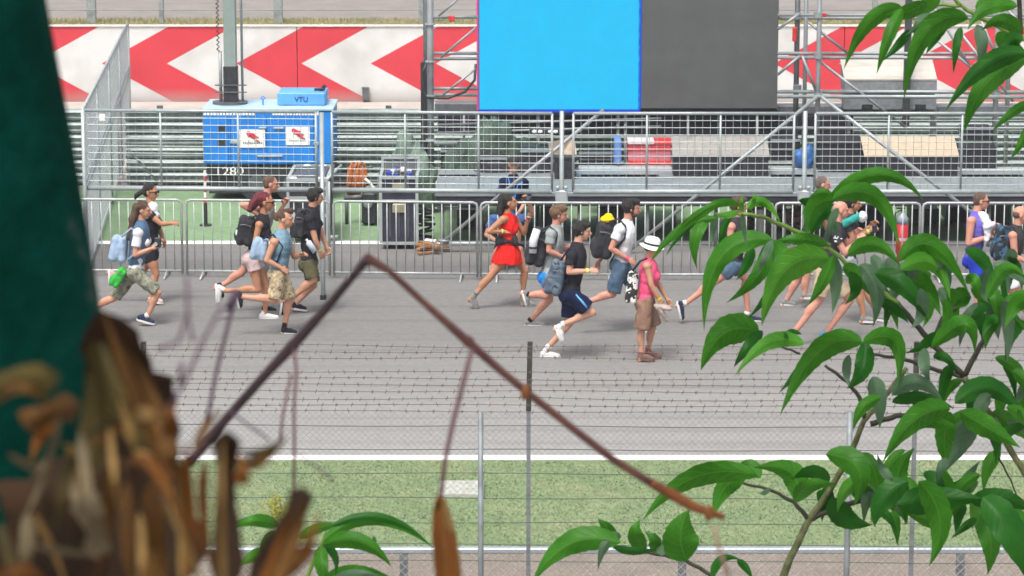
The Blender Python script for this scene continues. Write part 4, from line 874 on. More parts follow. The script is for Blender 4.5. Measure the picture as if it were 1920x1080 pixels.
CAMO1 = mat_mix('camouflage_green', [(0.05, 0.055, 0.035), (0.16, 0.17, 0.12), (0.26, 0.26, 0.2), (0.09, 0.10, 0.06)], 13, 0.9)
CAMO2 = mat_mix('camouflage_tan', [(0.10, 0.065, 0.03), (0.36, 0.27, 0.15), (0.52, 0.43, 0.29), (0.18, 0.13, 0.06)], 16, 0.9)
COW = mat_mix('cow_print', [(0.02, 0.02, 0.02), (0.7, 0.7, 0.68)], 11, 0.8, pos=[0.0, 0.5])

def frame3(fwd, up):
    f = Vector(fwd).normalized(); l = Vector(up).cross(f).normalized(); u = f.cross(l).normalized(); return f, l, u
def lerp(a, b, t): return a + (b-a)*t

def hand_prims(wr, d, side, sc, curl=1.0, pal=Vector((0, -1, 0))):
    """palm, four bent fingers of different length and a thumb leaving the side of the palm"""
    d = d.normalized(); n = pal - d*pal.dot(d)
    if n.length < 0.1: n = Vector((0, 0, -1)) - d*(-d.z)
    n.normalize(); s = d.cross(n).normalized() * side
    pc = wr + d*0.045*sc; pr = [('ell', pc, [d*0.05*sc, s*0.040*sc, n*0.017*sc]), ('cap', wr - d*0.01, pc, 0.025*sc, 0.024*sc)]
    for i, (o, L) in enumerate(((-0.028, 0.062), (-0.010, 0.072), (0.009, 0.068), (0.027, 0.052))):
        b = wr + d*0.083*sc + s*o*sc*1.05; k1 = b + (d*cos(0.5*curl) + n*sin(0.5*curl))*L*0.55*sc; k2 = k1 + (d*cos(1.5*curl) + n*sin(1.5*curl))*L*0.55*sc
        pr += [('cap', b, k1, 0.0098*sc, 0.009*sc), ('cap', k1, k2, 0.009*sc, 0.0078*sc)]
    tb = wr + d*0.03*sc - s*0.034*sc; t1 = tb + (d*0.7 - s*0.6 + n*0.35)*0.04*sc; t2 = t1 + (d*0.85 + n*0.6)*0.03*sc
    pr += [('cap', tb, t1, 0.0125*sc, 0.0105*sc), ('cap', t1, t2, 0.0105*sc, 0.009*sc)]
    return pr

def person(sp):
    sx = sp.get('size', 1.0); gx, gy = sp['ground']; base = G(gx, gy); Y0 = base.y
    dyd = dict(head=0, neck=0, pel=0, shN=-.175, elN=-.21, haN=-.17, shF=.175, elF=.21, haF=.15, kN=-.10, aN=-.10, heN=-.10, toN=-.10, kF=.10, aF=.10, heF=.10, toF=.10)
    wf = 0.9 if sp.get('sex') == 'f' else 1.0
    J = {}
    for k, v in sp['j'].items():
        dy = v[2] if len(v) > 2 else dyd[k]*wf
        J[k] = P(v[0], v[1], Y0+dy)
    if 'shF' not in J: q = sp['j']['shN']; J['shF'] = P(q[0]+5, q[1]-3, Y0+.175*wf)
    if 'elF' not in J: q = sp['j']['shN']; J['elF'] = P(q[0]+22, q[1]+30, Y0+.21)
    if 'haF' not in J: q = sp['j']['shN']; J['haF'] = P(q[0]+45, q[1]+20, Y0+.12)
    t = thing('person', sp['label'], 'person', (base.x, base.y, 0))
    yaw = radians(sp.get('yaw', 0)); pit = radians(sp.get('pitch', -4))
    f, l, u = frame3((cos(yaw)*cos(pit), sin(yaw)*cos(pit), sin(pit)), (0, 0, 1))
    hc, nk, pel = J['head'], J['neck'], J['pel']; hs_ = sp.get('hs', 1.0)*1.0
    def hp(a, b, c): return hc + f*a*hs_ + l*b*hs_ + u*c*hs_
    def he(a, b, c): return [f*a*hs_, l*b*hs_, u*c*hs_]
    body = [('ell', hp(-.012, 0, .025), he(.096, .075, .09)), ('ell', hp(.018, 0, -.025), he(.072, .062, .085)), ('ell', hp(.045, 0, -.092), he(.03, .032, .024)),
            ('cap', hp(.088, 0, .012), hp(.108, 0, -.03), .009*hs_, .016*hs_), ('ell', hp(.074, 0, .022), he(.02, .052, .013)), ('ell', hp(.078, 0, -.062), he(.018, .028, .013)),
            ('ell', hp(-.008, .076, -.008), he(.02, .010, .033)), ('ell', hp(-.008, -.076, -.008), he(.02, .010, .033)),
            ('cap', hp(-.03, 0, -.05), nk+Vector((0, 0, -.02)), .052*wf, .062*wf)]
    up = (nk-pel).normalized(); side = Vector((0, 1, 0)); fr = side.cross(up).normalized()*1.0
    if fr.x < 0: fr = -fr
    sh0 = (J['shN']+J['shF'])/2; hipN = pel+side*(-.085)*wf; hipF = pel+side*.085*wf
    tl = (nk-pel).length
    def torso(g, nar=0.0):
        c1 = pel+up*tl*0.66; c2 = pel+up*tl*0.36; 
        pr = [('ell', c1+fr*.006, [fr*(.118*wf+g), side*(.165*wf+g), up*(tl*0.36+g)]), ('ell', c2, [fr*(.100*wf+g), side*(.135*wf+g), up*(tl*0.34+g)]),
              ('cap', lerp(J['shN'], J['shF'], nar)+up*-.005, lerp(J['shF'], J['shN'], nar)+up*-.005, .062*wf+g, .062*wf+g), ('cap', nk+up*-.03, pel+up*tl*.6, .07*wf+g, .09*wf+g)]
        if sp.get('sex') == 'f': pr += [('ell', c1+fr*.09-side*.06+up*-.02, [fr*(.05+g), side*(.055+g), up*(.055+g)]), ('ell', c1+fr*.09+side*.06+up*-.02, [fr*(.05+g), side*(.055+g), up*(.055+g)])]
        return pr
    def hips(g): return [('ell', pel, [fr*(.112*wf+g), side*(.160*(1.0 if wf == 1 else 1.08)*wf+g), up*(.125+g)]), ('ell', pel-fr*.05-up*.03, [fr*(.085+g), side*(.14+g), up*(.09+g)])]
    body += torso(0) + hips(0)
    lw = sp.get('limb', 1.0)*(.93 if wf < 1 else 1.0)
    for s_ in 'NF':
        sh, el, ha = J['sh'+s_], J['el'+s_], J['ha'+s_]
        body += [('cap', sh, el, .052*lw, .038*lw), ('ell', lerp(sh, el, .35), [(el-sh).normalized()*.10, Vector((0,1,0))*.045*lw, (el-sh).normalized().cross(Vector((0,1,0)))*.048*lw]),
                 ('cap', el, lerp(el, ha, .35), .038*lw, .040*lw), ('cap', lerp(el, ha, .3), ha, .040*lw, .026*lw)]
        body += hand_prims(ha, ha-el, -1 if s_ == 'N' else 1, 1.05*wf, sp.get('curl', 1.0), Vector((0, .5 if s_ == 'N' else -.5, -.5)))
    for s_, hip in (('N', hipN), ('F', hipF)):
        k, a, h_, to = J['k'+s_], J['a'+s_], J['he'+s_], J['to'+s_]
        lgd = (a-k).normalized(); fb = lgd.cross(Vector((0, 1, 0))).normalized()
        if fb.x > 0: fb = -fb   # towards the back of the calf when the shank is upright
        if lgd.z > -0.3: fb = Vector((lgd.z, 0, -lgd.x)) if abs(lgd.x) > abs(lgd.z) and lgd.x < 0 else fb
        body += [('cap', hip, k, .086*lw, .053*lw), ('ell', lerp(hip, k, .35), [(k-hip).normalized()*.17, Vector((0,1,0))*.078*lw, (k-hip).normalized().cross(Vector((0,1,0)))*.083*lw]),
                 ('cap', k, a, .051*lw, .034*lw), ('ell', lerp(k, a, .3)+fb*.014, [lgd*.13, Vector((0,1,0))*.050*lw, fb*.054*lw]), ('cap', a, lerp(h_, to, .2), .036*lw, .034)]
    blob('body', body, SK[sp['skin']], t, voxel=0.0085, smooth=2)
    # face
    for sgn in (-1, 1):
        mb = MB(); mb.ell(hp(.081, sgn*.031, .006), [v*1 for v in he(.008, .013, .007)], 8); mb.build('eye', M('eye_dark', (0.03, 0.02, 0.015), 0.3), t, smooth=True)
    mb = MB(); mb.ell(hp(.092, 0, -.062), he(.006, .022, .005), 8); mb.build('mouth', M('lips', (0.32, 0.10, 0.09), 0.5), t, smooth=True)
    if sp.get('glasses'):
        mb = MB()
        for sgn in (-1, 1): mb.ell(hp(.094, sgn*.034, .008), he(.010, .032, .022), 10); mb.cyl(hp(.092, sgn*.062, .012), hp(-.01, sgn*.080, .010), .005, 6)
        mb.cyl(hp(.102, -.01, .014), hp(.102, .01, .014), .005, 6); mb.build('sunglasses', M('dark_lens', (0.006, 0.006, 0.008), 0.15), t, smooth=True)
    # hair
    hst = sp.get('hair'); col = sp.get('hcol', 'brown')
    if hst:
        pr = [('ell', hp(-.026, 0, .042), he(.098, .083, .086)), ('ell', hp(-.052, 0, -.005), he(.062, .079, .075))]
        amp = .006
        if hst == 'buzz': pr = [('ell', hp(-.020, 0, .034), he(.096, .078, .086)), ('ell', hp(-.048, 0, .0), he(.060, .075, .075))]; amp = .0
        if hst == 'bald': pr = [('ell', hp(-.046, 0, .008), he(.066, .0775, .062))]; amp = 0
        if hst == 'full': pr += [('ell', hp(.02, 0, .085), he(.085, .082, .05)), ('ell', hp(-.04, 0, .03), he(.10, .095, .095)), ('cap', hp(.0, .07, .02), hp(.0, .072, -.03), .02, .015), ('cap', hp(.0, -.07, .02), hp(.0, -.072, -.03), .02, .015)]; amp = .012
        if hst == 'quiff': pr = [('ell', hp(-.026, 0, .036), he(.093, .0775, .084)), ('cap', hp(-.06, 0, .10), hp(.075, 0, .115), .03, .042), ('cap', hp(.02, 0, .10), hp(.07, 0, .14), .035, .025)]; amp = .012
        if hst == 'pony': q = P(*sp['pony'], Y0); pr += [('cap', hp(-.09, 0, .02), q, .03, .035), ('cap', q, q+Vector((-.02, 0, -.05)), .035, .015)]
        if hst == 'long':
            pts = [P(x, y, Y0+(w[2] if len(w) > 2 else 0)) for w in sp['locks'] for x, y in [(w[0], w[1])]]
            for i in range(len(pts)-1): r0 = sp.get('lockr', .065)*(1-.5*i/len(pts)); pr += [('cap', pts[i], pts[i+1], r0, r0*.8)]; pr += [('cap', pts[i]+Vector((0, -.05, 0)), pts[i+1]+Vector((0, -.05, 0)), r0*.6, r0*.45)]
            amp = .016
        blob('hair', pr, HR[col], t, voxel=.009, smooth=1, amp=amp, nsc=16, seed=sp['seed'], aniso=(1.6, 1.6, .5))
    if sp.get('beard'): blob('beard', [('ell', hp(.03, 0, -.082), he(.050, .058, .042)), ('ell', hp(.0, .0, -.05), he(.06, .070, .03))], HR[sp['beard']], t, voxel=.008, smooth=1, amp=.003)
    # clothing
    if 'shirt' in sp:
        m_, sl = sp['shirt'][:2]; long_ = sp['shirt'][2] if len(sp['shirt']) > 2 else 0.0
        pr = torso(.016, .0 if sl > 0 else .26) 
        if not sp.get('vneck'): pr += [('cone', pel+up*(.20), pel-up*(.02+long_), .0, 0)] if False else []
        pr += [('ell', pel+up*.03, [fr*(.122*wf), side*(.168*wf), up*(.13+long_)])] if long_ >= 0 else []
        if sl > 0:
            for s_ in 'NF': sh, el = J['sh'+s_], J['el'+s_]; pr += [('cap', sh, lerp(sh, el, sl*.5), .066*lw, .062*lw), ('cone', sh, lerp(sh, el, sl), .064*lw, .066*lw)]
        blob('shirt', pr, m_, t, voxel=.010, smooth=2, amp=.013, nsc=10, seed=sp['seed'], aniso=(1, 1, .55))
    if 'vest' in sp: blob('vest', torso(.028)[:2] + torso(.02)[3:4] + [('cap', lerp(J['shN'], J['shF'], .2), lerp(J['shF'], J['shN'], .2), .075, .075)], sp['vest'], t, voxel=.010, smooth=2, amp=.008, nsc=8, seed=sp['seed']+3)
    if 'shorts' in sp:
        m_, fr_ = sp['shorts'][:2]; fl = sp['shorts'][2] if len(sp['shorts']) > 2 else 1.0
        pr = hips(.016)
        for hip, k in ((hipN, J['kN']), (hipF, J['kF'])):
            pr += [('cone', hip+(hip-k).normalized()*.05, lerp(hip, k, fr_), .100*lw, .088*lw*fl), ('cap', hip, lerp(hip, k, fr_*.6), .098*lw, .09*lw*(fl**.5))]
        blob('shorts', pr, m_, t, voxel=.010, smooth=2, amp=.016, nsc=9, seed=sp['seed']+1, aniso=(1, 1, .7))
    if 'skirt' in sp:
        m_, hx, hy, r0, r1 = sp['skirt']; q = P(hx, hy, Y0); top = pel+up*.10; mid = lerp(top, q, .5)
        blob('skirt', hips(.012)+[('cone', top, mid, r0, (r0+r1)/2*1.05), ('cone', mid, q, (r0+r1)/2*1.05, r1)], m_, t, voxel=.010, smooth=2, amp=.016, nsc=9, seed=sp['seed'], aniso=(1.5, 1.5, .3))
    # shoes
    sm, so = sp.get('shoes', (WHITE, WHITE))
    for s_ in 'NF':
        a, h_, to = J['a'+s_], J['he'+s_], J['to'+s_]; d = (to-h_).normalized(); n_ = (a-h_) - d*(a-h_).dot(d)
        n_ = n_.normalized() if n_.length > .01 else Vector((0, 0, 1)); L = max((to-h_).length, .20)
        to = h_ + d*max(min(L, .31), .22)
        hh = sp.get('shoe_h', 0.0); pr = [('cap', h_+d*.035+n_*.042, h_+d*.12+n_*.045, .038, .040), ('cap', h_+d*.12+n_*.042, to-d*.04+n_*.033, .040, .032), ('cap', h_+d*.035+n_*.045, lerp(h_+d*.04+n_*.05, a, .6+hh), .040, .036)]
        sh = blob('shoe', pr, sm, t, voxel=.008, smooth=1)
        mb = MB(); ring = []; 
        for k in range(16): an = 2*pi*k/16; ring.append(((cos(an)*.5+.5), sin(an)))
        vs = []; sd_ = d.cross(n_).normalized()
        for hgt in (0.0, .026):
            for (u_, v_) in ring: vs.append(h_ - d*.004 + d*(to-h_).length*1.03*u_ + sd_*v_*(.040+.006*sin(u_*pi)) + n_*hgt)
        fs = [tuple(reversed(range(16))), tuple(range(16, 32))] + [(i, (i+1) % 16, 16+(i+1) % 16, 16+i) for i in range(16)]
        mb.add(vs, fs); so_ = mb.build('sole', so, sh) if False else mb.build('sole', so, t)
        if sp.get('socks'): mb = MB(); kk = J['k'+s_]; mb.tube([lerp(a, h_, .2), lerp(a, kk, sp.get('sockl', .12))], [.041*lw, .042*lw], 14); mb.build('sock', sp['socks'], t, smooth=True)
    if 'band' in sp:
        s_, bc = sp['band']; el, ha = J['el'+s_], J['ha'+s_]; mb = MB(); mb.tube([lerp(el, ha, .84), lerp(el, ha, .97)], [.036, .034], 12, cap=False); mb.build('wristband', bc, t, smooth=True)
    sp['_J'] = J; sp['_Y'] = Y0; sp['_t'] = t
    return t

def pack(name, label, cat, c, w, h, d, Y, m, tilt=0, strap=None, pocket=None, m2=None, seed=1):
    """soft bag: rounded body, front pocket, shoulder strap. c pixel centre, w/h pixels, d metres depth"""
    ctr = P(c[0], c[1], Y); s_ = F/(ctr-Vector((0,0,H))).length; W_, H_ = w/s_/2, h/s_/2
    a = radians(tilt); ax = Vector((cos(a), 0, -sin(a))); az = Vector((sin(a), 0, cos(a))); ay = Vector((0, 1, 0))
    t = thing(name, label, cat, tuple(ctr-az*H_))
    pr = []
    for sx_ in (-1, 1):
        for sy in (-1, 1):
            for (za, zb_) in ((-1, 1),):
                r = min(W_, d/2, H_)*.55
                pr.append(('cap', ctr+ax*sx_*(W_-r)+ay*sy*(d/2-r)-az*(H_-r), ctr+ax*sx_*(W_-r)*.8+ay*sy*(d/2-r)*.9+az*(H_-r), r, r*.95))
    pr.append(('ell', ctr, [ax*W_*.98, ay*d/2*.98, az*H_*.97])); pr.append(('ell', ctr-az*H_*.2, [ax*W_, ay*d/2, az*H_*.72]))
    blob('body', pr, m, t, voxel=.011, smooth=2, amp=.012, nsc=7, seed=seed)
    if pocket: 
        blob('pocket', [('ell', ctr-ax*W_*.75-az*H_*.35, [ax*W_*.5, ay*d*.38, az*H_*.5])], m, t, voxel=.011, smooth=1, amp=.008, seed=seed+2)
        mb = MB(); mb.tube([ctr-ay*(d*.50)+az*H_*.45-ax*W_*.6, ctr-ay*(d*.53)+az*H_*.5, ctr-ay*(d*.50)+az*H_*.4+ax*W_*.6], .006, 6); mb.build('zip', STEEL_D, t)
    if strap:
        for yy in strap.get('ys', (-.13, .13)):
            pts = [P(x, y, strap['Y']+yy*(1.0 if i not in (1,) else 1.0)+(-.0)) for i, (x, y) in enumerate(strap['p'])]; mb = MB(); mb.tube(pts, .022, 8, flat=.6); mb.build('strap', strap.get('m', m), t, smooth=True)
    return t

c_ = cloth
BLK = c_('cloth_black', (0.020, 0.020, 0.026)); NAVY = c_('cloth_navy', (0.008, 0.012, 0.045)); WHT = c_('cloth_white', (0.62, 0.63, 0.66), var=.06); GRY = c_('cloth_grey', (0.26, 0.29, 0.29)); OLV = c_('cloth_olive', (0.10, 0.095, 0.05))
REDC = c_('cloth_red', (0.60, 0.015, 0.012)); PNK = c_('cloth_pink', (0.68, 0.09, 0.19)); BRN = c_('cloth_brown', (0.21, 0.125, 0.09)); PALEPK = c_('cloth_pale_pink', (0.50, 0.38, 0.38)); SKY = c_('cloth_sky_blue', (0.02, 0.22, 0.62)); TEAL = c_('cloth_teal', (0.03, 0.28, 0.24))
PUR = c_('cloth_purple', (0.12, 0.10, 0.42)); RBL = c_('cloth_royal_blue', (0.018, 0.04, 0.40)); TANC = c_('cloth_tan', (0.42, 0.33, 0.22)); DGR = c_('cloth_charcoal', (0.035, 0.035, 0.04)); LIME = c_('cloth_lime', (0.45, 0.62, 0.12)); YEL = c_('cloth_yellow', (0.75, 0.52, 0.01)); PALEB = c_('cloth_pale_blue', (0.27, 0.37, 0.50))
SHW = c_('shoe_white', (0.60, 0.60, 0.60), var=.06); SHG = c_('shoe_grey', (0.20, 0.20, 0.19)); SHB = c_('shoe_black', (0.015, 0.015, 0.022)); SHN = c_('shoe_navy', (0.02, 0.03, 0.06)); SHBL = c_('shoe_blue', (0.06, 0.28, 0.62)); SHO = c_('shoe_brown', (0.16, 0.09, 0.075)); SHP = c_('shoe_pink_white', (0.55, 0.36, 0.38))

people = [
 dict(seed=1, ground=(275, 609), sex='f', skin='mid', hair='long', hcol='brown', hs=1.0, yaw=-8, locks=[(258, 388), (250, 410), (247, 428), (243, 446)], label='girl with long brown hair running in a denim vest and camouflage shorts',
   j=dict(head=(269, 394), neck=(265, 417), shN=(258, 437), elN=(253, 478), haN=(284, 466), shF=(264, 434), elF=(272, 474), haF=(294, 456), pel=(254, 510), kN=(296, 549), aN=(277, 592), heN=(256, 600), toN=(290, 610), kF=(212, 560), aF=(168, 580), heF=(158, 570), toF=(162, 600)),
   shirt=(WHT, .62, .03), vest=DENIMD, shorts=(CAMO1, .92, 1.05), shoes=(SHN, SHW), socks=SHW, sockl=.06),
 dict(seed=2, ground=(282, 570), sex='f', skin='tan', hair='pony', hcol='black', pony=(256, 366), glasses=1, yaw=-20, label='dark-haired woman in sunglasses with ponytail running behind the denim vest girl',
   j=dict(head=(283, 360), neck=(284, 386), shN=(281, 403), elN=(303, 420), haN=(320, 419), shF=(288, 402), elF=(300, 432), haF=(306, 450), pel=(282, 475), kN=(293, 514), aN=(283, 557), heN=(277, 565), toN=(298, 569), kF=(262, 520), aF=(216, 516), heF=(203, 506), toF=(204, 534)),
   shirt=(BLK, .3, 0), shorts=(BLK, .35), shoes=(SHP, SHW)),
 dict(seed=3, ground=(505, 585), skin='pink', hair='buzz', hcol='buzz', yaw=5, label='shaved man with bare shoulders running behind the red-haired woman',
   j=dict(head=(508, 345), neck=(499, 370), shN=(486, 386), elN=(454, 384), haN=(484, 402), shF=(500, 386), elF=(519, 410), haF=(532, 384), pel=(484, 470), kN=(452, 512), aN=(420, 533), heN=(403, 533), toN=(412, 556), kF=(498, 525), aF=(497, 572), heF=(490, 584), toF=(515, 587)),
   shorts=(GRY, .7), shirt=(c_('cloth_pale_grey', (0.30, 0.26, 0.26)), 0, 0), shoes=(SHB, SHW)),
 dict(seed=6, ground=(575, 588), skin='mid', hair='full', hcol='black', hs=.98, yaw=14, beard=None, label='man in black t-shirt and olive shorts running with a water bottle',
   j=dict(head=(592, 369), neck=(585, 390), shN=(581, 409), elN=(591, 449), haN=(600, 470), shF=(590, 406), elF=(604, 440), haF=(612, 462), pel=(579, 492), kN=(588, 525), aN=(545, 560), heN=(528, 562), toN=(524, 588), kF=(588, 535), aF=(557, 566), heF=(546, 579), toF=(570, 583)),
   shirt=(BLK, .55, .02), shorts=(OLV, .85, 1.12), shoes=(SHB, SHW), band=('N', LIME)),
 dict(seed=4, ground=(500, 600), sex='f', skin='tan', hair='long', hcol='red', glasses=1, yaw=-4, hs=1.05, lockr=.075, locks=[(486, 370), (476, 380), (470, 392)], label='woman with dark red hair and sunglasses running with a black backpack',
   j=dict(head=(499, 379), neck=(494, 403), shN=(486, 421), elN=(478, 455), haN=(503, 466), shF=(496, 420), elF=(510, 450), haF=(528, 440), pel=(474, 483), kN=(484, 543), aN=(424, 545), heN=(404, 534), toN=(405, 570), kF=(500, 542), aF=(497, 583), heF=(486, 598), toF=(524, 600)),
   shirt=(BLK, 0, -1), shorts=(PALEPK, .38, 1.15), shoes=(SHW, SHW)),
 dict(seed=5, ground=(540, 628), skin='mid', hair='quiff', hcol='brown', yaw=-10, label='boy with shaved sides and quiff running in light denim and tan camouflage shorts',
   j=dict(head=(535, 411), neck=(528, 434), shN=(514, 453), elN=(500, 488), haN=(526, 502), shF=(538, 448), elF=(552, 482), haF=(563, 478), pel=(523, 512), kN=(514, 563), aN=(452, 556), heN=(440, 549), toN=(446, 574), kF=(543, 562), aF=(535, 604), heF=(527, 626), toF=(556, 628)),
   shirt=(DENIM, .0, .02), vest=DENIM, shorts=(CAMO2, .93, 1.15), shoes=(SHB, SHW), shoe_h=.35),
 dict(seed=7, ground=(965, 577), sex='f', skin='tan', hair='long', hcol='black', yaw=-2, pitch=14, hs=1.0, lockr=.07, locks=[(944, 372), (940, 386), (937, 400)], label='woman with long black hair running in a bright red dress',
   j=dict(head=(955, 380), neck=(951, 402), shN=(943, 411), elN=(917, 434), haN=(944, 434), shF=(966, 410), elF=(982, 438), haF=(988, 418), pel=(953, 472), kN=(916, 523), aN=(893, 550), heN=(878, 557), toN=(892, 583), kF=(985, 508), aF=(980, 549), heF=(975, 570), toF=(1000, 575)),
   shirt=(REDC, 0, 0), skirt=(REDC, 951, 492, .135, .215), shoes=(SHG, SHG), socks=SHG, band=('N', LIME)),
 dict(seed=8, ground=(1010, 613), skin='pink', hair='full', hcol='lbrown', yaw=-3, label='brown-haired boy in a grey t-shirt running with a black backpack',
   j=dict(head=(1049, 402), neck=(1042, 426), shN=(1033, 438), elN=(1029, 470), haN=(1052, 480), pel=(1030, 518), kN=(1022, 554), aN=(989, 553), heN=(977, 546), toN=(984, 570), kF=(1030, 562), aF=(995, 600), heF=(983, 611), toF=(1023, 613)),
   shirt=(GRY, .6, .05), shorts=(SKY, .6, 1.1), shoes=(SHG, SHW), socks=SHB, sockl=.05),
 dict(seed=10, ground=(1190, 625), skin='pink', hair='full', hcol='black', beard='brown', glasses=0, yaw=0, hs=1.02, label='dark-haired bearded man in white t-shirt and denim shorts running with a black backpack',
   j=dict(head=(1185, 390), neck=(1176, 415), shN=(1162, 430), elN=(1146, 466), haN=(1178, 486), shF=(1172, 428), elF=(1140, 465), haF=(1124, 489), pel=(1164, 494), kN=(1149, 551), aN=(1100, 566), heN=(1086, 566), toN=(1090, 592), kF=(1196, 545), aF=(1208, 600), heF=(1200, 622), toF=(1228, 624)),
   shirt=(WHT, .55, .03), shorts=(JEANS, .92, 1.15), shoes=(SHW, SHW), band=('N', PNK)),
 dict(seed=9, ground=(1040, 673), skin='pale', hair='full', hcol='black', yaw=0, label='black-haired boy in black t-shirt and navy shorts running with one white shoe raised',
   j=dict(head=(1092, 433), neck=(1083, 458), shN=(1072, 478), elN=(1067, 510), haN=(1104, 508), shF=(1082, 474), elF=(1096, 500), haF=(1094, 478), pel=(1070, 550), kN=(1110, 586), aN=(1056, 608), heN=(1039, 611), toN=(1051, 644), kF=(1068, 606), aF=(1029, 650), heF=(1013, 669), toF=(1052, 673)),
   shirt=(BLK, .6, .05), shorts=(NAVY, .78, 1.3), shoes=(SHW, SHW), socks=SHW, sockl=.05, band=('N', LIME)),
 dict(seed=11, ground=(1212, 676), sex='f', skin='mid', hair='bald', hcol='lbrown', yaw=18, size=.95, limb=.95, label='walker in a bright pink tank top, brown shorts and white brimmed hat',
   j=dict(head=(1223, 464), neck=(1217, 486), shN=(1213, 498), elN=(1221, 534), haN=(1236, 562), shF=(1222, 496), elF=(1234, 532), haF=(1250, 560), pel=(1212, 566), kN=(1203, 620), aN=(1203, 659), heN=(1195, 674), toN=(1217, 677), kF=(1224, 614), aF=(1216, 652), heF=(1208, 668), toF=(1233, 673)),
   shirt=(PNK, 0, .02), shorts=(BRN, .92, 1.5), shoes=(SHO, SHO), socks=c_('sock_orange', (0.45, 0.13, 0.06)), sockl=.02, band=('N', YEL)),
 dict(seed=12, ground=(1390, 605), skin='pink', hair='full', hcol='brown', yaw=0, label='runner in a dark tank top and blue shorts mostly hidden behind the drooping leaves',
   j=dict(head=(1385, 386), neck=(1379, 410), shN=(1371, 425), elN=(1368, 455), haN=(1392, 468), pel=(1377, 496), kN=(1340, 528), aN=(1284, 570), heN=(1268, 566), toN=(1276, 602), kF=(1397, 522), aF=(1402, 588), heF=(1390, 602), toF=(1431, 604)),
   shirt=(DGR, 0, .02), shorts=(JEANS, .6, 1.15), shoes=(SHN, SHW), socks=SHW, sockl=.06),
 dict(seed=13, ground=(1490, 575), skin='pink', hair='buzz', hcol='grey', yaw=0, label='grey-haired man in a dark t-shirt behind the leaf cluster beside the fence post',
   j=dict(head=(1543, 346), neck=(1534, 372), shN=(1524, 394), elN=(1522, 440), haN=(1545, 480), shF=(1536, 392), elF=(1552, 430), haF=(1566, 440), pel=(1510, 472), kN=(1513, 520), aN=(1509, 550), heN=(1502, 560), toN=(1524, 560), kF=(1495, 528), aF=(1476, 560), heF=(1464, 572), toF=(1487, 575)),
   shirt=(c_('cloth_dark_green', (0.025, 0.05, 0.03)), .5, 0), shorts=(NAVY, .7), shoes=(SHG, SHW)),
 dict(seed=15, ground=(1630, 606), skin='tan', hair='full', hcol='black', yaw=-5, label='dark-haired runner holding a phone forward with a teal towel under the arm',
   j=dict(head=(1599, 381), neck=(1593, 404), shN=(1588, 418), elN=(1600, 447), haN=(1630, 433), shF=(1594, 416), elF=(1612, 442), haF=(1632, 424), pel=(1590, 490), kN=(1612, 545), aN=(1619, 590), heN=(1612, 604), toN=(1636, 605), kF=(1625, 540), aF=(1644, 588), heF=(1637, 600), toF=(1660, 603)),
   shirt=(DGR, .5, 0), shorts=(GRY, .6), shoes=(SHG, SHW), band=('N', LIME)),
 dict(seed=14, ground=(1530, 645), skin='pink', hair=None, yaw=0, label='bald pink-skinned man in charcoal t-shirt, tan shorts and bright blue shoes',
   j=dict(head=(1577, 394), neck=(1569, 418), shN=(1562, 436), elN=(1584, 474), haN=(1608, 452), shF=(1572, 432), elF=(1590, 460), haF=(1604, 440), pel=(1548, 512), kN=(1534, 565), aN=(1490, 622), heN=(1476, 630), toN=(1496, 648), kF=(1594, 562), aF=(1552, 620), heF=(1535, 638), toF=(1574, 641)),
   shirt=(DGR, .55, .03), shorts=(TANC, .8, 1.2), shoes=(SHBL, SHBL), limb=1.08),
 dict(seed=16, ground=(1850, 612), skin='pink', hair='buzz', hcol='buzz', glasses=1, yaw=-2, label='muscular man in sunglasses and a purple and blue tank top carrying a white towel',
   j=dict(head=(1840, 377), neck=(1831, 400), shN=(1821, 414), elN=(1816, 456), haN=(1846, 446), shF=(1832, 410), elF=(1848, 446), haF=(1862, 430), pel=(1826, 486), kN=(1838, 545), aN=(1836, 596), heN=(1828, 608), toN=(1858, 611), kF=(1848, 540), aF=(1868, 586), heF=(1862, 600), toF=(1888, 600)),
   shirt=(PUR, 0, .0), shorts=(RBL, .55, 1.1), shoes=(SHB, SHB), limb=1.12),
 dict(seed=17, ground=(1890, 620), skin='pink', hair='bald', hcol='buzz', yaw=0, label='bald man in a charcoal top with a blue-black backpack at the right edge',
   j=dict(head=(1914, 403), neck=(1906, 426), shN=(1899, 441), elN=(1903, 482), haN=(1928, 492), pel=(1890, 514), kN=(1905, 562), aN=(1890, 604), heN=(1880, 618), toN=(1904, 622), kF=(1915, 560), aF=(1935, 600), heF=(1930, 612), toF=(1952, 614)),
   shirt=(DGR, 0, .0), shorts=(WHT, .5, 1.2), shoes=(SHB, SHB), limb=1.05),
 dict(seed=18, ground=(962, 470), skin='mid', hair=None, yaw=-88, label='man in a dark cap and navy hoodie standing behind the mesh fence facing the track',
   j=dict(head=(963, 309), neck=(963, 330), shN=(944, 342, .0), elN=(938, 372, -.05), haN=(950, 395, -.2), shF=(982, 342, .0), elF=(990, 372, -.05), haF=(975, 395, -.2), pel=(963, 398), kN=(955, 432, -.05), aN=(955, 463, 0), heN=(955, 466, .08), toN=(955, 476, -.15), kF=(972, 432, -.05), aF=(972, 463, 0), heF=(972, 466, .08), toF=(972, 476, -.15)),
   shirt=(NAVY, .95, .05), shorts=(BLK, .98), shoes=(SHB, SHB)),
 dict(seed=19, ground=(955, 500), skin='mid', hair='full', hcol='brown', yaw=-70, label='person in a blue shirt sitting behind the barrier and raising a small camera',
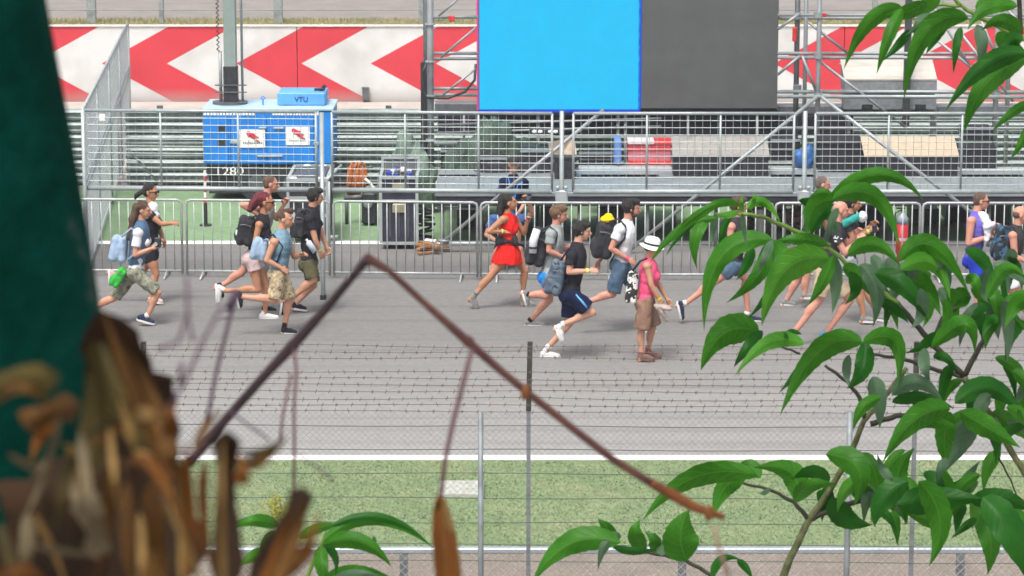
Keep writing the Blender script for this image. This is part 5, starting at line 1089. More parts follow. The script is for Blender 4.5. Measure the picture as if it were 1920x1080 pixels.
   j=dict(head=(952, 374), neck=(952, 396), shN=(925, 410, 0), elN=(912, 440, -.08), haN=(935, 455, -.2), shF=(980, 410, 0), elF=(1000, 400, -.1), haF=(990, 378, -.15), pel=(952, 470), kN=(935, 468, -.42), aN=(925, 498, -.42), heN=(924, 500, -.36), toN=(920, 508, -.58), kF=(975, 468, -.42), aF=(982, 498, -.42), heF=(982, 500, -.36), toF=(985, 508, -.58)),
   shirt=(c_('cloth_mid_blue', (0.06, 0.12, 0.30)), .6, .03), shorts=(NAVY, .95), shoes=(c_('shoe_coral', (0.62, 0.16, 0.14)), SHW)),
]
PP = {sp['seed']: (person(sp), sp)[1] for sp in people}
def Yof(i): return PP[i]['_Y']

# ---- things worn and carried
pack('backpack', 'pale blue drawstring bag on the back of the denim vest girl', 'bag', (223, 466), 34, 50, .24, Yof(1)-.02, PALEB, 6, dict(p=[(228, 444), (246, 428), (262, 440), (262, 470), (240, 486)], Y=Yof(1), ys=(-.16, .16), m=PALEB), seed=4)
pack('waist_bag', 'bright green and black bag hanging at the hip of the denim vest girl', 'bag', (222, 520), 20, 40, .16, Yof(1)-.12, c_('cloth_green', (0.04, 0.36, 0.05)), 35, pocket=1, m2=BLK, seed=5)
t = thing('white_scarf', 'white scarf around the neck of the dark-haired woman in sunglasses', 'scarf', tuple(P(288, 400, Yof(2))))
blob('cloth', [('ell', P(287, 392, Yof(2)-.04), [(.085, 0, 0), (0, .10, 0), (0, 0, .10)]), ('ell', P(292, 403, Yof(2)-.06), [(.06, 0, 0), (0, .08, 0), (0, 0, .06)])], WHT, t, .01, 2, .012, 10)
t = thing('camera', 'small black and white camera in the hand of the denim vest girl', 'camera', tuple(P(294, 462, Yof(1)-.2)))
mb = MB(); c0 = P(297, 454, Yof(1)-.16); mb.bbox_(c0-Vector((.05, .03, .06)), c0+Vector((.04, .03, .06)), .01); mb.build('body', BLACK, t); mb = MB(); mb.cyl(c0+Vector((-.03, -.035, -.02)), c0+Vector((-.03, -.06, -.02)), .025); mb.build('lens', STEEL_L, t)
pack('backpack', 'black backpack with pale patch on the red-haired woman', 'backpack', (461, 432), 34, 56, .26, Yof(4)-.05, BLACKF, 8, dict(p=[(466, 410), (480, 404), (492, 416), (490, 440), (474, 456)], Y=Yof(4), ys=(-.14, .14)), 1, DGR, 7)
mb = MB(); mb.ell(P(446, 438, Yof(4)-.12), [(.035, 0, 0), (0, .03, 0), (0, 0, .06)], 10)
tag(mb.build('cloth_patch', WHT, None, smooth=True), 'small white cloth tucked at the back of the red-haired woman\'s backpack', 'cloth')
pack('shoulder_bag', 'pale blue denim bag under the arm of the boy with the quiff', 'bag', (487, 467), 34, 44, .2, Yof(5)-.08, PALEB, 12, dict(p=[(492, 448), (512, 440), (530, 462), (520, 490), (496, 488)], Y=Yof(5), ys=(-.17,), m=NAVY), seed=9)
t = thing('water_bottle', 'clear plastic water bottle in the hand of the man in black t-shirt', 'bottle', tuple(P(586, 474, Yof(6)-.25)))
mb = MB(); a, b_ = P(578, 454, Yof(6)-.25), P(591, 472, Yof(6)-.25); d = b_-a; mb.tube([a-d*.22, a-d*.12, a, b_], [.014, .016, .042, .042], 14); mb.build('bottle', mat('bottle_plastic', (0.45, 0.52, 0.60), 0.2, 0, .1), t, smooth=True); mb = MB(); mb.cyl(a-d*.3, a-d*.2, .018); mb.build('cap', WHITE, t)
pack('backpack', 'black daypack on the man in black t-shirt and olive shorts', 'backpack', (562, 418), 22, 54, .26, Yof(6)-.02, DGR, 8, dict(p=[(564, 396), (576, 392), (586, 402), (584, 425), (568, 442)], Y=Yof(6), ys=(-.15, .15)), 1, BLACKF, 10)
pack('belt_bag', 'black belt bag around the waist of the woman in the red dress', 'bag', (950, 449), 44, 20, .30, Yof(7), BLACKF, 0, pocket=None, seed=12)
pack('backpack', 'black and grey backpack on the brown-haired boy in grey t-shirt', 'backpack', (1009, 462), 36, 74, .28, Yof(8)-.02, BLACKF, 14, dict(p=[(1014, 432), (1030, 424), (1044, 436), (1042, 460), (1022, 482)], Y=Yof(8), ys=(-.16, .16)), 1, DGR, 13)
t = thing('rolled_mat', 'white and grey rolled mat strapped to the grey t-shirt boy\'s backpack', 'mat', tuple(P(1000, 470, Yof(8)-.18)))
mb = MB(); mb.tube([P(1007, 430, Yof(8)-.2), P(1000, 452, Yof(8)-.2), P(999, 474, Yof(8)-.2)], [.05, .055, .05], 14); mb.build('roll', WHT, t, smooth=True); mb = MB(); mb.tube([P(1000, 462, Yof(8)-.2), P(1000, 466, Yof(8)-.2)], .058, 14); mb.build('strap', BLACKF, t)
pack('backpack', 'navy and slate backpack on the black-haired boy in navy shorts', 'backpack', (1042, 520), 34, 66, .3, Yof(9)-.03, mat_mix('pack_slate', [(0.02, 0.03, 0.05), (0.05, 0.075, 0.11), (0.10, 0.14, 0.18), (0.015, 0.02, 0.04)], 8, .8, bump=.4), 16, dict(p=[(1052, 488), (1066, 466), (1082, 476), (1078, 505), (1058, 530)], Y=Yof(9), ys=(-.17, .17), m=NAVY), 1, DGR, 14)
mb = MB(); a = P(1092, 566, Yof(9)-.20); b_ = P(1112, 588, Yof(9)-.20)
blobt = PP[9]['_t']; mb.tube([P(1080, 552, Yof(9)-.17), P(1092, 566, Yof(9)-.185), P(1103, 579, Yof(9)-.165)], [.02, .034, .04], 8, flat=.45); mb.build('shorts_stripe', c_('cloth_light_blue', (0.12, 0.36, 0.68)), blobt, smooth=True)
pack('backpack', 'large black backpack on the bearded man in the white t-shirt', 'backpack', (1133, 449), 40, 72, .32, Yof(10)-.02, BLACKF, 10, dict(p=[(1142, 416), (1160, 410), (1173, 424), (1172, 446), (1150, 474)], Y=Yof(10), ys=(-.17, .17)), 1, DGR, 15)
t = thing('yellow_hat', 'bright yellow hat tied on top of the large black backpack', 'hat', tuple(P(1140, 418, Yof(10))))
blob('hat', [('ell', P(1139, 411, Yof(10)-.05), [(.095, 0, 0), (0, .10, 0), (0, 0, .05)]), ('ell', P(1141, 406, Yof(10)-.05), [(.06, 0, 0), (0, .07, 0), (0, 0, .045)])], YEL, t, .008, 1, .004, 9)
# white brimmed hat
sp = PP[11]; hc = sp['_J']['head']; t = thing('sun_hat', 'white straw hat with black band and wide brim on the pink top walker', 'hat', tuple(hc+Vector((0, 0, .02))))
ax_ = Matrix.Rotation(radians(12), 3, 'Y'); up_ = ax_ @ Vector((0, 0, 1)); fx = ax_ @ Vector((1, 0, 0)); fy = Vector((0, 1, 0)); cb = hc+Vector((-.005, 0, .03))
mb = MB(); rings = [(.150, -.012), (.135, -.004), (.098, .004), (.093, .05), (.085, .085), (.06, .105), (.0005, .108)]; vs = []; n = 24
for r, z in rings:
    for k in range(n): an = 2*pi*k/n; vs.append(cb+fx*r*cos(an)*1.06+fy*r*sin(an)+up_*(z-.03*abs(sin(an))**2*(r > .12)))
fs = [(j*n+k, j*n+(k+1) % n, (j+1)*n+(k+1) % n, (j+1)*n+k) for j in range(len(rings)-1) for k in range(n)]
mb.add(vs, fs); mb.build('straw', c_('straw_white', (0.74, 0.73, 0.70), var=.06), t, smooth=True)
mb = MB(); vs = []
for r, z in ((.101, .006), (.098, .030)):
    for k in range(n): an = 2*pi*k/n; vs.append(cb+fx*r*cos(an)*1.06+fy*r*sin(an)+up_*z)
mb.add(vs, [(k, (k+1) % n, n+(k+1) % n, n+k) for k in range(n)]); mb.build('hat_band', BLK, t, smooth=True)
pack('cow_print_bag', 'black and white cow print bag beside the pink top walker', 'bag', (1185, 538), 22, 62, .16, Yof(11)-.02, COW, 6, dict(p=[(1186, 508), (1200, 490), (1214, 484)], Y=Yof(11), ys=(-.16,), m=BLK), seed=16)
t = thing('paper_plate', 'pale grey crumpled cloth held by the pink top walker', 'cloth', tuple(P(1244, 576, Yof(11)-.2)))
blob('cloth', [('ell', P(1244, 576, Yof(11)-.18), [(.12, 0, -.02), (0, .06, 0), (0, 0, .035)]), ('cap', P(1234, 576, Yof(11)-.2), P(1250, 600, Yof(11)-.15), .04, .03)], c_('cloth_taupe', (0.36, 0.30, 0.27)), t, .01, 1, .012, 12)
t = thing('teal_towel', 'teal and white towel bundled under the arm of the phone-holding runner', 'towel', tuple(P(1606, 420, Yof(15)-.24)))
blob('towel', [('cap', P(1582, 420, Yof(15)-.24), P(1612, 406, Yof(15)-.24), .055, .05)], TEAL, t, .01, 1, .012, 9); blob('white_end', [('ell', P(1617, 407, Yof(15)-.24), [(.07, 0, 0), (0, .06, 0), (0, 0, .075)])], WHT, t, .01, 1, .016, 11)
t = thing('phone', 'dark phone held out by the runner with the teal towel', 'phone', tuple(P(1636, 436, Yof(15)-.2)))
mb = MB(); c0 = P(1640, 429, Yof(15)-.19); mb.bbox_(c0-Vector((.035, .03, .05)), c0+Vector((.03, .02, .055)), .01); mb.build('body', BLACK, t); mb = MB(); mb.box(c0+Vector((-.028, -.032, -.04)), c0+Vector((.022, -.030, .045))); mb.build('glass', M('phone_glass', (0.02, 0.02, 0.03), .15), t)
t = thing('white_towel', 'white towel clutched against the chest of the purple tank top man', 'towel', tuple(P(1852, 440, Yof(16)-.2)))
blob('towel', [('cap', P(1842, 402, Yof(16)-.10), P(1852, 424, Yof(16)-.16), .055, .075), ('cap', P(1852, 424, Yof(16)-.18), P(1862, 420, Yof(16)-.16), .05, .03), ('cap', P(1852, 424, Yof(16)-.2), P(1850, 450, Yof(16)-.2), .06, .035)], WHT, t, .01, 1, .016, 11)
pack('backpack', 'blue and black backpack behind the bald man at the right edge', 'backpack', (1878, 455), 30, 66, .3, Yof(17)-.02, mat_mix('pack_blue_black', [(0.008, 0.012, 0.02), (0.03, 0.09, 0.16), (0.01, 0.012, 0.02), (0.25, 0.28, 0.3)], 7, .8, pos=[0, .5, .6, .72], bump=.4), 8, dict(p=[(1882, 426), (1898, 424), (1908, 440), (1904, 465), (1888, 484)], Y=Yof(17), ys=(-.17, .17), m=BLACKF), 1, DGR, 17)
# logo on the shirt sleeve of the bald man
mb = MB(); c0 = P(1572, 448, Yof(14)-.262)
for i in range(9): mb.ell(c0+Vector((random.uniform(-.05, .05), .0, random.uniform(-.04, .04))), [(random.uniform(.008, .02), 0, 0), (0, .012, 0), (0, 0, .007)], 8)
mb.build('shirt_print', WHT, PP[14]['_t'])
# cap and lanyard of the man behind the fence
sp = PP[18]; hc = sp['_J']['head']; t = thing('cap', 'dark cap on the man standing behind the mesh fence', 'cap', tuple(hc+Vector((0, 0, .05))))
blob('crown', [('ell', hc+Vector((0, .015, .055)), [(.088, 0, 0), (0, .10, 0), (0, 0, .08)])], DGR, t, .009, 1); mb = MB(); mb.ell(hc+Vector((0, -.11, .045)), [(.07, 0, 0), (0, .075, -.02), (0, 0, .009)], 14); mb.build('peak', DGR, t, smooth=True)
t = thing('lanyard', 'bright blue lanyard on the man in the cap', 'lanyard', tuple(P(963, 372, Yof(18)-.16)))
mb = MB(); mb.tube([P(953, 333, Yof(18)-.10), P(957, 350, Yof(18)-.165), P(965, 372, Yof(18)-.16)], .010, 6); mb.tube([P(974, 333, Yof(18)-.10), P(970, 350, Yof(18)-.165), P(965, 372, Yof(18)-.16)], .010, 6); mb.build('ribbon', c_('ribbon_blue', (0.05, 0.25, 0.6)), t)
mb = MB(); c0 = P(975, 343, Yof(18)-.15); mb.box(c0-Vector((.04, .01, .03)), c0+Vector((.04, .01, .03))); mb.build('badge', c_('ribbon_blue2', (0.12, 0.35, 0.65)), t)
t = thing('camera', 'small dark camera raised by the person in the blue shirt', 'camera', tuple(P(988, 374, Yof(19)-.2)))
mb = MB(); c0 = P(990, 372, Yof(19)-.22); mb.bbox_(c0-Vector((.06, .03, .035)), c0+Vector((.06, .03, .035)), .01); mb.build('body', BLACK, t); mb = MB(); mb.cyl(c0+Vector((0, -.03, 0)), c0+Vector((0, -.06, 0)), .025); mb.build('lens', STEEL_D, t)

# ================================================================== FOREGROUND PLANTS
def leafmat(name, c0, c1, vein, rough=0.46, trans=0.40, vk=0.35):
    m, t, b = newmat(name)
    uv = t.nodes.new('ShaderNodeUVMap'); uv.uv_map = 'uv'; sp = t.nodes.new('ShaderNodeSeparateXYZ'); t.links.new(uv.outputs[0], sp.inputs[0])
    def mth(op, a, bb=None):
        n = t.nodes.new('ShaderNodeMath'); n.operation = op
        for i, q in enumerate((a, bb)):
            if q is None: continue
            if isinstance(q, (int, float)): n.inputs[i].default_value = q
            else: t.links.new(q, n.inputs[i])
        return n.outputs[0]
    s = mth('ABSOLUTE', sp.outputs['X'])
    mid = mth('LESS_THAN', s, 0.05)
    w = mth('ABSOLUTE', mth('SUBTRACT', mth('FRACT', mth('SUBTRACT', mth('MULTIPLY', sp.outputs['Y'], 9.0), mth('MULTIPLY', s, 1.6))), 0.5))
    sv = t.nodes.new('ShaderNodeMapRange'); sv.inputs[1].default_value = 0.10; sv.inputs[2].default_value = 0.0; t.links.new(w, sv.inputs[0])
    vn = mth('MULTIPLY', mth('MAXIMUM', mid, mth('MULTIPLY', sv.outputs[0], 0.6)), vk)
    tc = t.nodes.new('ShaderNodeTexCoord'); n = t.nodes.new('ShaderNodeTexNoise'); n.inputs['Scale'].default_value = 22; n.inputs['Detail'].default_value = 5; t.links.new(tc.outputs['Object'], n.inputs['Vector'])
    r = t.nodes.new('ShaderNodeValToRGB'); r.color_ramp.elements[0].position = 0.3; r.color_ramp.elements[1].position = 0.7; r.color_ramp.elements[0].color = (*c0, 1); r.color_ramp.elements[1].color = (*c1, 1)
    t.links.new(n.outputs['Fac'], r.inputs[0])
    mx = t.nodes.new('ShaderNodeMix'); mx.data_type = 'RGBA'; t.links.new(vn, mx.inputs[0]); t.links.new(r.outputs[0], mx.inputs[6]); mx.inputs[7].default_value = (*vein, 1)
    t.links.new(mx.outputs[2], b.inputs['Base Color']); b.inputs['Roughness'].default_value = rough; b.inputs['Specular IOR Level'].default_value = 0.32
    bp = t.nodes.new('ShaderNodeBump'); bp.inputs['Strength'].default_value = 0.5; bp.inputs['Distance'].default_value = 0.004
    hh = mth('ADD', mth('MULTIPLY', vn, -1.5), mth('MULTIPLY', n.outputs['Fac'], 0.8)); t.links.new(hh, bp.inputs['Height']); t.links.new(bp.outputs[0], b.inputs['Normal'])
    tr = t.nodes.new('ShaderNodeBsdfTranslucent'); t.links.new(mx.outputs[2], tr.inputs[0]); ms = t.nodes.new('ShaderNodeMixShader'); ms.inputs[0].default_value = trans
    out = t.nodes['Material Output']; t.links.new(b.outputs[0], ms.inputs[1]); t.links.new(tr.outputs[0], ms.inputs[2]); t.links.new(ms.outputs[0], out.inputs[0])
    return m
LG = [leafmat('leaf_green', (0.028, 0.155, 0.006), (0.052, 0.235, 0.012), (0.14, 0.34, 0.05)), leafmat('leaf_dark', (0.012, 0.10, 0.006), (0.020, 0.145, 0.008), (0.03, 0.11, 0.02)), leafmat('leaf_light', (0.05, 0.22, 0.012), (0.085, 0.30, 0.022), (0.17, 0.38, 0.07), trans=.35), leafmat('leaf_underside', (0.07, 0.15, 0.075), (0.12, 0.21, 0.12), (0.16, 0.27, 0.15), .5)]
def leaf(mb, base, ctrl, tip, w, D, mi=0, seed=0, serr=.05, fold=None, tilt=None, prof='leaf'):
    rnd = random.Random(seed); n = 22; m = 4
    s_ = F/D; fold = fold if fold is not None else rnd.uniform(.25, .6); tilt = tilt if tilt is not None else rnd.uniform(-.5, .5)
    dip = rnd.uniform(-.12, .12); vs = []; uv = []
    B, Cc, T = [np.array(q, float) for q in (base, ctrl, tip)]
    if prof == 'leaf': T = T + (T-Cc)/max(1e-3, np.hypot(*(T-Cc)))*min(14, w*.22)
    ph = rnd.uniform(0, 6)
    for i in range(n+1):
        t = i/n; p = (1-t)**2*B + 2*t*(1-t)*Cc + t*t*T; d = 2*(1-t)*(Cc-B) + 2*t*(T-Cc); L = np.hypot(*d) or 1; d = d/L; nn = np.array([-d[1], d[0]])
        if prof == 'leaf': wd = 1.9*(t**0.62)*((1-t)**1.15) if t < 1 else 0
        elif prof == 'round': wd = (sin(pi*min(1, t**0.72))**0.9)*(1-.25*t) if t < 1 else 0
        else: wd = min(1, t*6, (1-t)*14)**.6*(.8+.2*sin(t*7+ph))
        wd = wd*w/2
        for k in range(-m, m+1):
            q = k/m; e = wd*q
            if abs(k) == m: e *= 1+serr*(((t*13) % 1)-.5)*2
            wv = .06*sin(t*9+ph)*q*abs(q)
            pp_ = p + nn*e
            dep = D + (abs(e)*fold + e*tilt)/s_ + dip*sin(t*pi*.8)*.5 + wv*wd/s_*4
            vs.append(P(pp_[0], pp_[1], dep)); uv.append((q, t))
    nc = 2*m+1; fs = [(i*nc+k, i*nc+k+1, (i+1)*nc+k+1, (i+1)*nc+k) for i in range(n) for k in range(nc-1)]
    mb.add(vs, fs, mi, uv)
def plant(name, label, cat, leaves, stems, D, base_px, mats, stemmat, seed, serr=.05, sub=None):
    b0 = P(base_px[0], base_px[1], D); t = thing(name, label, cat, tuple(b0)); rnd = random.Random(seed)
    mb = MB()
    for i, lf_ in enumerate(leaves):
        b_, c0, tp, w = lf_[:4]; w = w*(1.2 if w > 30 else 1.12)*(.86 if tuple(tp) in ((1292, 956), (1428, 612), (1314, 695)) else 1); mi = lf_[4] if len(lf_) > 4 else (1 if rnd.random() < .3 else 0); dd = lf_[5] if len(lf_) > 5 else rnd.uniform(-.12, .12)
        leaf(mb, b_, c0, tp, w, D+dd, mi, seed*100+i, serr, prof='round' if tuple(tp) in ((1292, 956), (1428, 612), (1314, 695)) else 'leaf')
    mb.build('foliage', mats, t, smooth=True, uv=True)
    for st in stems:
        pts, r0, r1 = st[:3]; m_ = st[3] if len(st) > 3 else stemmat; mb = MB(); k = len(pts); s_ = F/D
        fine = []; rr = []
        for i in range(k-1):
            for j in range(6):
                u_ = j/6; fine.append(P(pts[i][0]+(pts[i+1][0]-pts[i][0])*u_, pts[i][1]+(pts[i+1][1]-pts[i][1])*u_+1.0*sin((i*6+j)*1.7), D+.13)); rr.append((r0+(r1-r0)*(i+u_)/(k-1))/s_)
        fine.append(P(pts[-1][0], pts[-1][1], D+.13)); rr.append(r1/s_); mb.tube(fine, rr, 9); mb.build('stem', m_, t, smooth=True)
    return t
STW2 = mat_mix('olive_stem', [(0.05, 0.055, 0.02), (0.12, 0.13, 0.05), (0.20, 0.20, 0.09)], 60, .7, const=False, pos=[.3, .5, .7]); STW = mat_mix('woody_stem', [(0.045, 0.05, 0.018), (0.105, 0.115, 0.045), (0.17, 0.185, 0.08)], 60, .7, const=False, pos=[.3, .5, .7]); STG = mat('green_stem', (0.13, 0.22, 0.04), .5, 0, .25, 30); STD = mat('dark_stem', (0.035, 0.035, 0.022), .6, 0, .4, 30)
main = [
 ((1386,386),(1345,360),(1280,428),24,0), ((1345,410),(1272,408),(1220,490),30,0), ((1305,418),(1268,440),(1250,478),13,1), ((1332,405),(1288,436),(1305,497),34,0), ((1344,398),(1336,428),(1333,462),20,3), ((1392,400),(1394,430),(1400,462),15,3), ((1392,398),(1388,385),(1391,368),16,2), ((1400,392),(1432,352),(1462,415),28,2), ((1385,395),(1365,410),(1340,400),20,2), ((1345,385),(1300,400),(1258,448),26,2), ((1372,400),(1350,430),(1348,470),20,1), ((1405,395),(1420,375),(1412,362),12,2),
 ((1552,460),(1500,436),(1450,456),34,0), ((1450,450),(1318,428),(1320,608),58,0), ((1440,452),(1446,515),(1371,562),44,0), ((1448,450),(1436,478),(1424,508),26,3), ((1450,450),(1492,492),(1452,545),40,0), ((1472,505),(1452,545),(1408,592),30,1), ((1556,486),(1455,462),(1428,612),62,2,-.1), ((1420,455),(1380,450),(1350,480),36,1,.1), ((1410,460),(1405,500),(1385,520),30,1,.1),
 ((1566,376),(1512,368),(1514,432),46,0), ((1560,380),(1530,400),(1520,440),36,1), ((1555,372),(1662,280),(1726,368),42,0), ((1560,374),(1656,318),(1684,452),50,0), ((1572,390),(1556,412),(1551,452),24,3), ((1560,476),(1575,532),(1562,580),36,3), ((1562,480),(1546,532),(1520,566),34,0), ((1590,478),(1642,428),(1682,490),44,0), ((1612,496),(1662,528),(1640,602),48,3), ((1592,510),(1622,542),(1590,566),34,1), ((1640,512),(1705,520),(1735,592),54,1), ((1686,490),(1746,398),(1814,545),54,0), ((1688,506),(1762,452),(1780,552),48,2), ((1690,520),(1740,520),(1760,580),56,0,.1), ((1734,546),(1752,580),(1734,608),30,0), ((1725,540),(1742,590),(1715,610),36,3), ((1580,500),(1610,505),(1640,560),40,0,.1),
 ((1560,365),(1530,350),(1505,400),26,0), ((1640,560),(1690,580),(1700,600),30,1,.1), ((1770,560),(1790,600),(1760,625),30,0),
 ((1424,624),(1348,588),(1314,695),62,0), ((1430,620),(1400,650),(1380,682),32,1), ((1508,646),(1440,608),(1383,698),42,2), ((1470,635),(1485,615),(1500,625),22,1), ((1618,643),(1530,608),(1467,768),64,0), ((1530,650),(1505,690),(1464,733),28,1), ((1617,642),(1708,596),(1684,714),50,0), ((1620,640),(1632,700),(1598,722),50,1), ((1592,665),(1582,700),(1590,718),26,3), ((1636,706),(1652,742),(1650,792),48,3), ((1652,746),(1608,752),(1601,800),34,0),
 ((1746,652),(1832,556),(1828,652),50,0), ((1753,622),(1738,652),(1705,660),28,1), ((1735,652),(1726,690),(1740,708),32,3), ((1750,670),(1774,658),(1792,692),28,1), ((1672,742),(1722,682),(1766,752),44,3), ((1672,754),(1730,732),(1782,762),34,1), ((1782,767),(1712,756),(1661,856),66,0,-.08), ((1782,772),(1762,820),(1774,868),52,0), ((1832,777),(1812,822),(1771,882),50,3), ((1790,757),(1864,682),(1915,778),60,1), ((1800,772),(1852,800),(1902,832),60,0), ((1850,802),(1880,832),(1868,864),28,1), ((1860,772),(1900,792),(1928,822),44,0), ((1928,716),(1915,730),(1905,760),26,3), ((1700,770),(1740,790),(1790,800),44,0,.1),
 ((1856,502),(1828,546),(1851,565),28,3), ((1812,532),(1832,500),(1836,572),32,0), ((1850,562),(1882,466),(1922,520),38,0), ((1850,562),(1882,602),(1902,602),54,1), ((1882,562),(1896,602),(1889,672),36,3), ((1928,560),(1902,560),(1888,604),44,0), ((1872,602),(1852,588),(1843,628),30,1), ((1790,542),(1822,562),(1798,574),42,0), ((1862,500),(1890,490),(1930,540),36,3), ((1820,540),(1870,560),(1925,620),46,0,.1),
 ((1422,892),(1290,856),(1212,966),58,0), ((1400,892),(1348,898),(1340,958),54,0), ((1425,897),(1405,855),(1385,880),40,0), ((1492,938),(1512,862),(1425,875),64,0,-.08), ((1492,942),(1505,896),(1562,908),42,0), ((1556,902),(1522,868),(1492,894),38,1), ((1548,852),(1646,856),(1606,938),68,0), ((1562,932),(1572,984),(1622,984),62,1), ((1702,902),(1640,930),(1640,975),64,1), ((1687,924),(1670,882),(1706,848),52,0), ((1674,897),(1652,888),(1646,856),26,3), ((1640,952),(1668,962),(1679,992),26,1), ((1722,902),(1792,962),(1748,1050),68,0), ((1782,932),(1770,900),(1764,878),42,0), ((1812,932),(1802,906),(1831,872),38,3), ((1680,947),(1760,930),(1834,935),74,1), ((1832,952),(1872,1002),(1855,1065),64,0), ((1832,972),(1810,985),(1788,1006),24,1), ((1842,932),(1902,982),(1938,1100),86,1), ((1820,942),(1882,918),(1932,955),54,1), ((1600,900),(1620,940),(1660,950),50,0,.1), ((1740,930),(1780,1000),(1700,960),60,0,.1), ((1445,915),(1430,930),(1425,925),14,3), ((1850,960),(1890,950),(1940,990),60,0,.1),
]
mstems = [([(1462,1100),(1480,1050),(1517,974),(1548,931),(1592,858),(1620,788),(1650,755),(1700,690)], 8, 4.5), ([(1550,461),(1600,505),(1650,545),(1684,570)], 4, 6, STG), ([(1684,570),(1720,612),(1752,648),(1807,706)], 5, 6.5, STD), ([(1807,706),(1827,742),(1865,787),(1892,840),(1930,900)], 7, 6.5, STW2),
 ([(1390,400),(1428,406),(1490,432),(1556,461)], 3.5, 5, STG), ([(1400,402),(1360,402),(1330,412)], 2.5, 2, STG), ([(1500,455),(1556,466)], 2.5, 4, STG), ([(1807,706),(1749,692),(1693,673),(1640,665)], 5, 3, STD), ([(1807,706),(1838,648),(1870,602)], 6, 4, STD), ([(1818,553),(1768,598),(1745,650),(1752,648)], 6, 5, STD),
 ([(1632,795),(1680,780),(1721,777)], 6, 5, STD), ([(1500,663),(1465,650)], 2.5, 2, STD), ([(1547,685),(1589,716),(1612,745),(1622,785)], 3, 5, STD), ([(1517,974),(1490,943),(1447,919),(1380,903)], 5, 2.5, STD), ([(1517,974),(1560,955),(1596,943),(1642,936),(1700,925),(1790,935)], 6, 4, STD), ([(1684,450),(1684,500)], 3, 3, mat('red_petiole', (0.25, 0.05, 0.03), .6)), ([(1868,850),(1895,900),(1912,945)], 2, 1.5, STD)]
rnd = random.Random(77)
for (xa, xb, ya, yb_, n_) in ((1640, 1800, 490, 590, 11), (1820, 1930, 490, 640, 14), (1650, 1930, 880, 1000, 17), (1760, 1930, 700, 830, 16), (1505, 1560, 380, 430, 3), (1540, 1660, 890, 960, 8)):
    for k in range(n_):
        x, y = rnd.uniform(xa, xb), rnd.uniform(ya, yb_); L = rnd.uniform(45, 95); a = rnd.choice([1, -1])*rnd.uniform(.1, .9); dx = L*sin(a); dy = L*cos(a)
        main.append(((x-dx*.5, y-dy*.5), (x+dx*.4, y-dy*.35), (x+dx*.5, y+dy*.5), rnd.uniform(24, 40), rnd.choice([0, 1, 1, 1, 3, 2]), rnd.uniform(.05, .22)))
plant('leafy_shrub', 'large leafy green shrub with drooping pointed leaves at the right of the view', 'shrub', main, mstems, 5.4, (1462, 1100), LG, STW, 3, serr=.06)
low = [((1164,1018),(1058,980),(1003,1084),66,0), ((1165,1006),(1130,1000),(1122,1062),32,3), ((1152,1012),(1140,990),(1127,978),34,0), ((1212,1032),(1176,1002),(1194,982),44,0), ((1242,1042),(1238,1020),(1228,1002),26,3), ((1222,1035),(1240,1015),(1215,1000),34,0), ((1288,1052),(1262,1000),(1292,956),74,0), ((1335,1084),(1345,1030),(1385,1048),26,1), ((1382,1050),(1400,1060),(1410,1084),22,1), ((1150,1025),(1190,1040),(1230,1030),24,1)]
plant('leafy_branch', 'low leafy branch with one rounded leaf near the middle of the lower edge', 'branch', low, [([(1150,1026),(1180,1032),(1230,1038),(1286,1051),(1334,1078),(1360,1100)], 3, 4.5, STD), ([(1287,1051),(1290,1005)], 1.5, 1)], 5.2, (1360, 1100), LG, STD, 5)
upr = [((1692,14),(1622,12),(1585,122),42,0), ((1692,16),(1664,62),(1646,131),34,0), ((1730,8),(1742,42),(1705,62),34,3), ((1738,4),(1700,30),(1660,30),40,0), ((1706,56),(1690,82),(1657,112),26,1), ((1816,34),(1718,10),(1696,176),58,0), ((1802,50),(1792,82),(1788,132),26,1), ((1830,46),(1852,82),(1835,121),34,3), ((1908,12),(1842,-4),(1818,48),40,0), ((1916,62),(1880,18),(1848,50),42,0), ((1918,76),(1890,62),(1882,102),46,1), ((1926,102),(1850,88),(1779,198),54,1), ((1928,108),(1828,136),(1810,238),60,0), ((1932,192),(1902,202),(1863,243),28,0), ((1932,232),(1922,262),(1897,295),26,0), ((1760,-10),(1740,20),(1700,20),40,2), ((1740,30),(1720,60),(1712,90),30,0), ((1780,20),(1760,60),(1740,95),34,1), ((1870,60),(1890,90),(1930,110),46,0), ((1830,20),(1860,-10),(1910,-15),40,0)]
plant('leafy_twig', 'leafy green twig hanging in at the upper right corner', 'branch', upr, [([(1945,80),(1918,72),(1832,30),(1802,11),(1738,8)], 6, 3, STG), ([(1911,-30),(1911,0),(1914,64)], 4, 5, STD), ([(1802,11),(1770,-25)], 4, 4, STG)], 5.6, (1945, 80), LG, STG, 7)
lft = [((605,1016),(692,924),(812,1026),34,0), ((620,988),(720,936),(805,1020),28,1), ((605,1022),(682,988),(728,1054),48,0), ((700,1005),(704,1015),(703,1030),10,1), ((603,1022),(598,1062),(612,1100),38,0), ((603,1022),(638,1032),(630,1074),24,1), ((600,1096),(662,1046),(742,1090),36,0), ((620,1090),(670,1060),(720,1085),24,3), ((522,986),(480,962),(440,988),34,0), ((515,990),(470,960),(430,992),30,0), ((520,1000),(500,1004),(488,1028),28,1), ((505,1040),(480,1030),(450,1060),36,2), ((560,1010),(600,980),(640,985),30,2), ((480,1070),(500,1040),(520,1060),34,2)]
plant('leafy_shoot', 'fresh green leafy shoot behind the dried leaves at the lower left', 'branch', lft, [([(560,1120),(585,1060),(603,1022),(612,995)], 5, 3, STG), ([(520,1120),(512,1040),(520,990)], 4, 3, STG)], 4.2, (560, 1110), LG, STG, 9)
